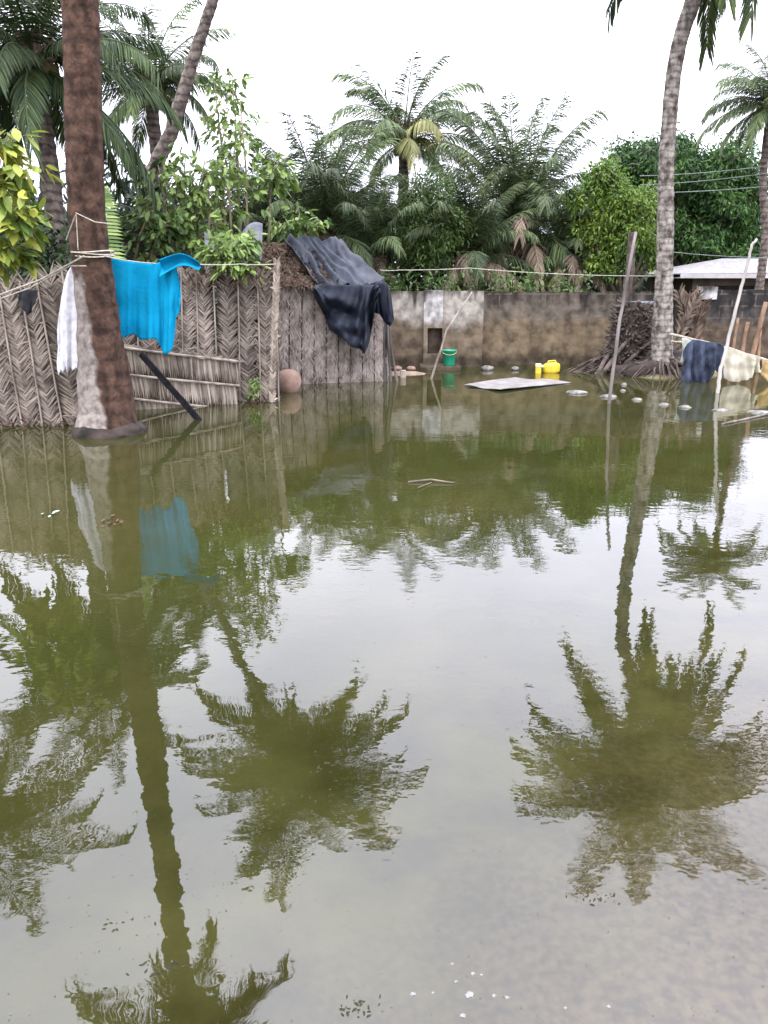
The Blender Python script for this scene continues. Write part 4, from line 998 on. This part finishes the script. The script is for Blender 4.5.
# dry fronds leaning right of the palm (x 672-700)
for k, (x0_, y0_, x1_, y1_, w_) in enumerate([(680, 365, 690, 292, .32), (700, 355, 678, 290, .26), (690, 350, 705, 300, .28), (674, 372, 684, 320, .3), (652, 366, 648, 310, .3), (672, 350, 700, 292, .22)]):
    mb = MB(); bk = MB(); woven(mb, bk, at(x0_, y0_, 15.5 - .06 * k), at(x1_, y1_, 15.6 - .06 * k), w_, Vector((0, -1, 0)), step=.05, lw=.04, ang=1.3)
    p = mb.build('dry_frond', M['palmdry'] if k % 2 else M['thatch'], rh); 
    tb = MB(); tb.tube([at(x0_, y0_, 15.46 - .06 * k), at(x1_, y1_, 15.56 - .06 * k)], [.03, .014], 6); tb.build('dead_stalk', M['root'], rh)

# ------------------------------------------------------------------ poles, rails, stakes
def pole(name, pts, rad, m, label, cat='pole', group=None, seg=8):
    P = []
    for i in range(len(pts) - 1):
        for k in range(6): P.append(pts[i].lerp(pts[i + 1], k / 6) + rv(.006))
    P.append(pts[-1]); b = MB(); r_ = [rad[0] + (rad[1] - rad[0]) * i / (len(P) - 1) for i in range(len(P))] if isinstance(rad, tuple) else rad
    b.tube(P, r_, seg); return single(b, name, m, pts[0], label, cat, group, True)
a = atz(608, 404); pole('pole', [a - UP * .2, at(620, 320, a.y + .25), at(636, 232, a.y + .5)], (.025, .020), M['pole'], 'thin grey pole leaning out of the water left of the curved palm')
pole('dead_trunk', [at(622, 330, 15.3), at(630, 270, 15.4), at(632, 232, 15.4)], (.10, .065), M['root'], 'thick dead trunk rising behind the thin leaning pole', 'dead trunk')
a = atz(429, 379); pole('stick', [a - UP * .15, at(447, 330, a.y + .2), at(472, 292, a.y + .4)], (.022, .012), M['batten'], 'slender stick leaning right in front of the pale wall')
a = atz(718, 393); pole('bent_pole', [a - UP * .1, at(720, 372, a.y + .05), at(727, 345, a.y + .1), at(740, 292, a.y + .15), at(748, 262, a.y + .2), at(752, 245, a.y + .2), at(757, 239, a.y + .22)], (.030, .018), M['dryw'], 'pale stripped pole bent at its top, in front of the metal roofed house')
YC = 13.2
pole('clothes_rail', [at(670, 334, YC + .5), at(720, 346, YC + .05), at(775, 363, YC - .3)], .024, M['batten'], 'wooden rail carrying the navy and cream cloths', 'rail')
pole('clothes_rail', [at(671, 341, YC + .62), at(700, 345, YC + .5)], .018, M['batten'], 'short second rail just beside the curved palm trunk', 'rail')
for k, (x0_, y0_, x1_, y1_, r_, lab) in enumerate([(748, 372, 766, 302, .05, 'thickest brown stake at the right edge, leaning right'), (737, 380, 748, 322, .04, 'brown stake left of the thickest stake, behind the cream cloth'),
                                       (729, 372, 738, 318, .03, 'thinnest brown stake, close to the bent pale pole'), (756, 385, 760, 330, .04, 'brown stake standing right behind the mustard cloth')]):
    pole('stake', [at(x0_, y0_, 14.6), at(x1_, y1_, 14.65)], (r_, r_ * .8), mat('stake_wood', (.12,.07,.04), (.30,.19,.12), 6, .85), lab, 'stake', 'stakes at the right edge')
b = MB(); c0 = at(770, 418, 11.6)
pole('floating_stick', [atz(722, 424, .01), atz(768, 414, .015), atz(800, 410, .02)], .014, M['pole'], 'pale stick lying on the water at the right edge', 'stick')

# ------------------------------------------------------------------ cloths
def curtain(name, cols, Y, m, label, cat, folds=7, amp=.05, nu=60, nv=40, th=.004, wob=1.5, dY=0):
    b = MB(); n = len(cols)
    def P_(u, v):
        px, yt, yb = interp(cols, u); px += wob * math.sin(v * 4 + u * 9) * v
        p = at(px, yt + (yb - yt) * v, Y + dY * u)
        p.y += amp * math.sin(u * folds * 2 * PI / 2 + 1.2 * v) * (.35 + .65 * v) + amp * .4 * math.sin(u * folds * 2.7 * PI + 3) * v + amp * .5 * mnoise.noise(Vector((u * 5, v * 4, 7)))
        return p
    b.grid(P_, nu, nv); c = interp(cols, .5); o = single(b, name, m, at(c[0], c[2], Y), label, cat, sm=True); solid(o, th); return o
curtain('cloth', [(107, 258, 334), (112, 258, 339), (120, 260, 341), (128, 261, 336), (132, 262, 334), (138, 262, 339), (146, 263, 340), (152, 264, 338), (157, 263, 340), (160, 262, 349), (164, 261, 354), (169, 262, 354), (173, 262, 350), (176, 264, 318), (180, 285, 309), (181, 296, 304)],
        8.9, M['teal'], 'bright turquoise cloth hanging over the line beside the foreground palm', 'cloth', folds=7, amp=.045, wob=.8)
tb = MB()
def B_(u, v):
    ang_ = u * 1.5; p = at(160 + 40 * u, 262 - 10 * math.sin(u * PI * .62 + .2) + 9 * (u ** 3) + v * (17 - 9 * u), 8.8); p.y += .10 * math.sin(v * PI) - .05 + .05 * math.sin(u * 6); return p
tb.grid(B_, 26, 14)
clt = [o for o in C.objects if o.name.startswith('cloth') and o.get('category') == 'cloth'][0]
bandm = tb.mesh('folded_band', M['teal'], Vector(clt.location), True); bo = bpy.data.objects.new('folded_band', bandm); C.objects.link(bo); bo.parent = clt; solid(bo, .005)
curtain('netting', [(57, 330, 362), (59, 312, 376), (61, 298, 369), (63, 290, 372), (65, 280, 366), (67, 274, 373), (70, 268, 367), (73, 264, 371), (78, 264, 368), (86, 268, 370)], 8.75, M['white'], 'torn white netting hanging on the left side of the foreground trunk', 'netting', folds=3, amp=.02, wob=1.2, th=.003)
curtain('cloth', [(18, 291, 296), (22, 289, 308), (27, 289, 315), (32, 290, 312), (38, 290, 296)], 8.72, M['black'], 'small black cloth hung on the left woven fence', 'cloth', folds=3, amp=.02, nu=20, nv=12)
curtain('cloth', [(683, 352, 378), (687, 344, 385), (692, 339, 387), (698, 340, 384), (703, 341, 387), (708, 342, 382), (713, 342, 374), (718, 343, 370), (723, 345, 377), (727, 347, 370)], 13.2, M['navy'], 'navy and grey cloth bundled over the rail beside the curved palm', 'cloth', folds=8, amp=.07, dY=-.1)
curtain('cloth', [(724, 346, 376), (730, 347, 381), (738, 350, 382), (746, 353, 380), (752, 355, 376), (757, 357, 373), (760, 358, 372)], 13.02, M['cream'], 'cream cloth sagging from the rail behind the bent pale pole', 'cloth', folds=5, amp=.05, dY=-.12)
curtain('cloth', [(682, 338, 362), (686, 338, 364), (690, 340, 356), (694, 340, 350)], 13.35, mat('pale_green_cloth', (.30,.33,.27), (.45,.48,.40), 5, .9), 'narrow pale green cloth at the left end of the rail', 'cloth', folds=3, amp=.03, nu=20, nv=16)
curtain('cloth', [(762, 360, 372), (766, 361, 382), (772, 362, 386), (780, 363, 380)], 12.85, M['mustard'], 'mustard cloth at the right edge of the photo', 'cloth', folds=3, amp=.04, nu=24, nv=18)

# ------------------------------------------------------------------ ropes and wires
def rope(name, pts, r_, m, label, cat='rope', sag=0.0, group=None):
    P = []
    for i in range(len(pts) - 1):
        for k in range(10): u = k / 10; P.append(pts[i].lerp(pts[i + 1], u) - UP * sag * 4 * u * (1 - u))
    P.append(pts[-1]); b = MB(); b.tube(P, r_, 5); return single(b, name, m, pts[0], label, cat, group)
rope('clothes_line', [at(-20, 302, 8.4), at(40, 280, 8.3), at(84, 256, 8.05)], .008, M['rope'], 'thick pale rope running from the left edge up to the foreground trunk')
rope('clothes_line', [at(-20, 306, 8.5), at(30, 288, 8.4), at(70, 266, 8.15), at(86, 266, 8.05)], .006, M['rope'], 'lower thinner rope from the left edge to the foreground trunk')
rope('clothes_line', [at(104, 256, 8.4), at(150, 263, 8.85), at(195, 264, 9.3), at(240, 264, 10.2), at(276, 264, 10.75)], .006, M['rope'], 'line carrying the turquoise cloth from the trunk to the hut', sag=.01)
tie = MB()
for dz, n_ in ((0, 0), (-.025, 1), (.02, 2)):
    c = at(93, 254, Y0); P = []
    for k in range(25):
        an = 2 * PI * k / 24; P.append(Vector((c.x + .212 * math.cos(an), c.y + .212 * math.sin(an), c.z + dz + .012 * math.sin(an * 2 + n_))))
    tie.tube(P, .008, 5, False)
single(tie, 'rope_tie', M['rope'], at(93, 254, Y0), 'rope wound several times round the foreground trunk', 'rope')
rope('hanging_string', [at(66, 240, 8.1), at(76, 213, 8.05), at(78, 250, 8.05)], .005, M['rope'], 'thin white string looped down the left side of the foreground trunk')
rope('hanging_string', [at(76, 213, 8.05), at(95, 222, 8.02), at(112, 224, 8.3)], .005, M['rope'], 'short white string crossing the foreground trunk at its knot')
rope('long_rope', [at(380, 270, 13.25), at(400, 270, 13.2), at(470, 268, 13.8), at(560, 274, 14.1), at(655, 276, 14.3)], .0055, M['rope'], 'long pale rope stretched from the hut to the curved palm', sag=.01)
for k, (a, b_, lab) in enumerate([((640, 176), (790, 163), 'uppermost overhead wire in front of the mango tree'), ((640, 185), (790, 170), 'second overhead wire from the top'), ((630, 193), (790, 184), 'third overhead wire from the top'), ((655, 250), (790, 258), 'lowest overhead wire, just above the metal roof')]):
    rope('overhead_wire', [at(*a, 22 - k * .3), at(*b_, 18)], .009, M['wire'] if k < 2 else mat('pale_wire', (.14,.17,.15), (.22,.25,.22), 5, .5), lab, 'wire', sag=.05, group='overhead wires on the right')

# ------------------------------------------------------------------ small things on and in the water
peb = [(470, 998, 6), (456, 985, 2.2), (473, 977, 3), (481, 978, 2), (494, 999, 3), (507, 1001, 3), (413, 997, 3.6), (433, 996, 2), (463, 1019, 4), (608, 1010, 2.5), (565, 1011, 2), (452, 967, 2)]
for i, (px, py, r_) in enumerate(peb):
    p = atz(px, py, -.01); k = p.length / F; b = MB(); zz = bed(p.x, p.y); rock(b, (p.x, p.y, -r_ * k * .25), r_ * k, r_ * k * .85, r_ * k * .7, i * 3.3, 7, .45)
    lab = ['largest white pebble in the shallows at the bottom', 'small pebble up and left of the largest white pebble', 'upper left of the two touching pebbles above the largest one', 'upper right of the two touching pebbles above the largest one', 'first small pebble right of the largest white pebble', 'second small pebble right of the largest white pebble', 'leftmost pale pebble in the shallows', 'tiny pebble just right of the leftmost pebble', 'pale pebble at the very bottom below the largest one', 'rightmost pebble near the bottom edge', 'lone pebble left of the rightmost pebble', 'highest tiny pebble, far above the largest one'][i]
    single(b, 'pebble', M['pebble'], p, lab, 'pebble', 'pale pebbles in the shallows' if i == 0 else 'small pale pebbles in the shallows')
b = MB()
for k in range(260):
    p = atz(U(-20, 790), 560 + 470 * U(0, 1) ** .7, .0); s_ = U(.0012, .0032) * (1 if p.y < 3 else 1.5); p.z = .0015
    an = U(0, PI); d = Vector((math.cos(an), math.sin(an), .02)); b.blade(p, d, Vector((-d.y, d.x, 0)), s_ * 2, s_, 0)
for (cx_, cy_) in ((150, 870), (250, 900), (262, 880), (120, 940), (640, 880), (560, 720)):
    for k in range(14):
        p = atz(cx_ + random.gauss(0, 32), cy_ + random.gauss(0, 18), 0); p.z = .0015; s_ = U(.0012, .0035); an = U(0, PI); d = Vector((math.cos(an), math.sin(an), .02)); b.blade(p, d, Vector((-d.y, d.x, 0)), s_ * 2, s_, 0)
single(b, 'floating_scum', M['debris'], (0, 3, 0), 'tiny scraps and specks floating on the flood water', 'debris', kind='stuff')
b = MB()
M['muck'] = mat('bed_muck', (.008,.009,.004), (.03,.03,.012), 14, .95)
for (cx_, cy_, n_) in ((270, 850, 60), (276, 862, 40), (165, 968, 30), (610, 790, 40), (640, 728, 40), (600, 896, 24), (125, 925, 14), (540, 740, 20), (360, 1010, 30), (90, 1000, 20), (330, 770, 20)):
    for k in range(n_):
        p = atz(cx_ + random.gauss(0, 14), cy_ + random.gauss(0, 5), 0); p.z = .001; s_ = U(.002, .008); an = U(0, PI); d = Vector((math.cos(an), math.sin(an), .03)); b.blade(p, d, Vector((-d.y, d.x, 0)), s_ * 2, s_ * .8, 0)
single(b, 'algae_scum', M['muck'], (0, 3.2, 0), 'dark clots of algae and rotten leaf at the surface of the near water', 'algae', kind='stuff')
def leafpile(px, py, n_, sp, m, label, name, cat):
    b = MB(); c = atz(px, py)
    for k in range(n_):
        p = c + Vector((random.gauss(0, sp), random.gauss(0, sp), U(.002, .02))); an = U(0, 2 * PI); d = Vector((math.cos(an), math.sin(an), U(0, .3)))
        k_ = .3 if sp < .01 else .6; b.blade(p, d, Vector((-d.y, d.x, .2)).normalized(), U(.04, .10) * k_, U(.02, .04) * k_, .2, 3)
    single(b, name, m, c, label, cat)
leafpile(114, 522, 16, .055, mat('red_brown_leaf', (.05,.02,.012), (.12,.05,.03), 8, .8), 'reddish brown leaf clump floating below the white netting reflection', 'floating_leaf', 'leaf')
leafpile(50, 515, 4, .03, mat('pale_green_scrap', (.25,.4,.3), (.4,.55,.42), 8, .7), 'pale green scrap floating at the left', 'floating_scrap', 'scrap')
b = MB(); p = atz(408, 482, .006); q = atz(455, 483, .008); b.tube([p, (p + q) / 2 + Vector((0, .05, .012)), q], [.008, .010, .005], 5)
b.tube([(p + q) / 2, (p + q) / 2 + Vector((-.12, -.2, .01))], .005, 4); single(b, 'twig', M['bark'], p, 'dark twig floating in the middle of the water', 'twig')
leafpile(388, 838, 2, .006, M['bracket'], 'dead leaf floating near the centre of the near water', 'floating_leaf', 'leaf')
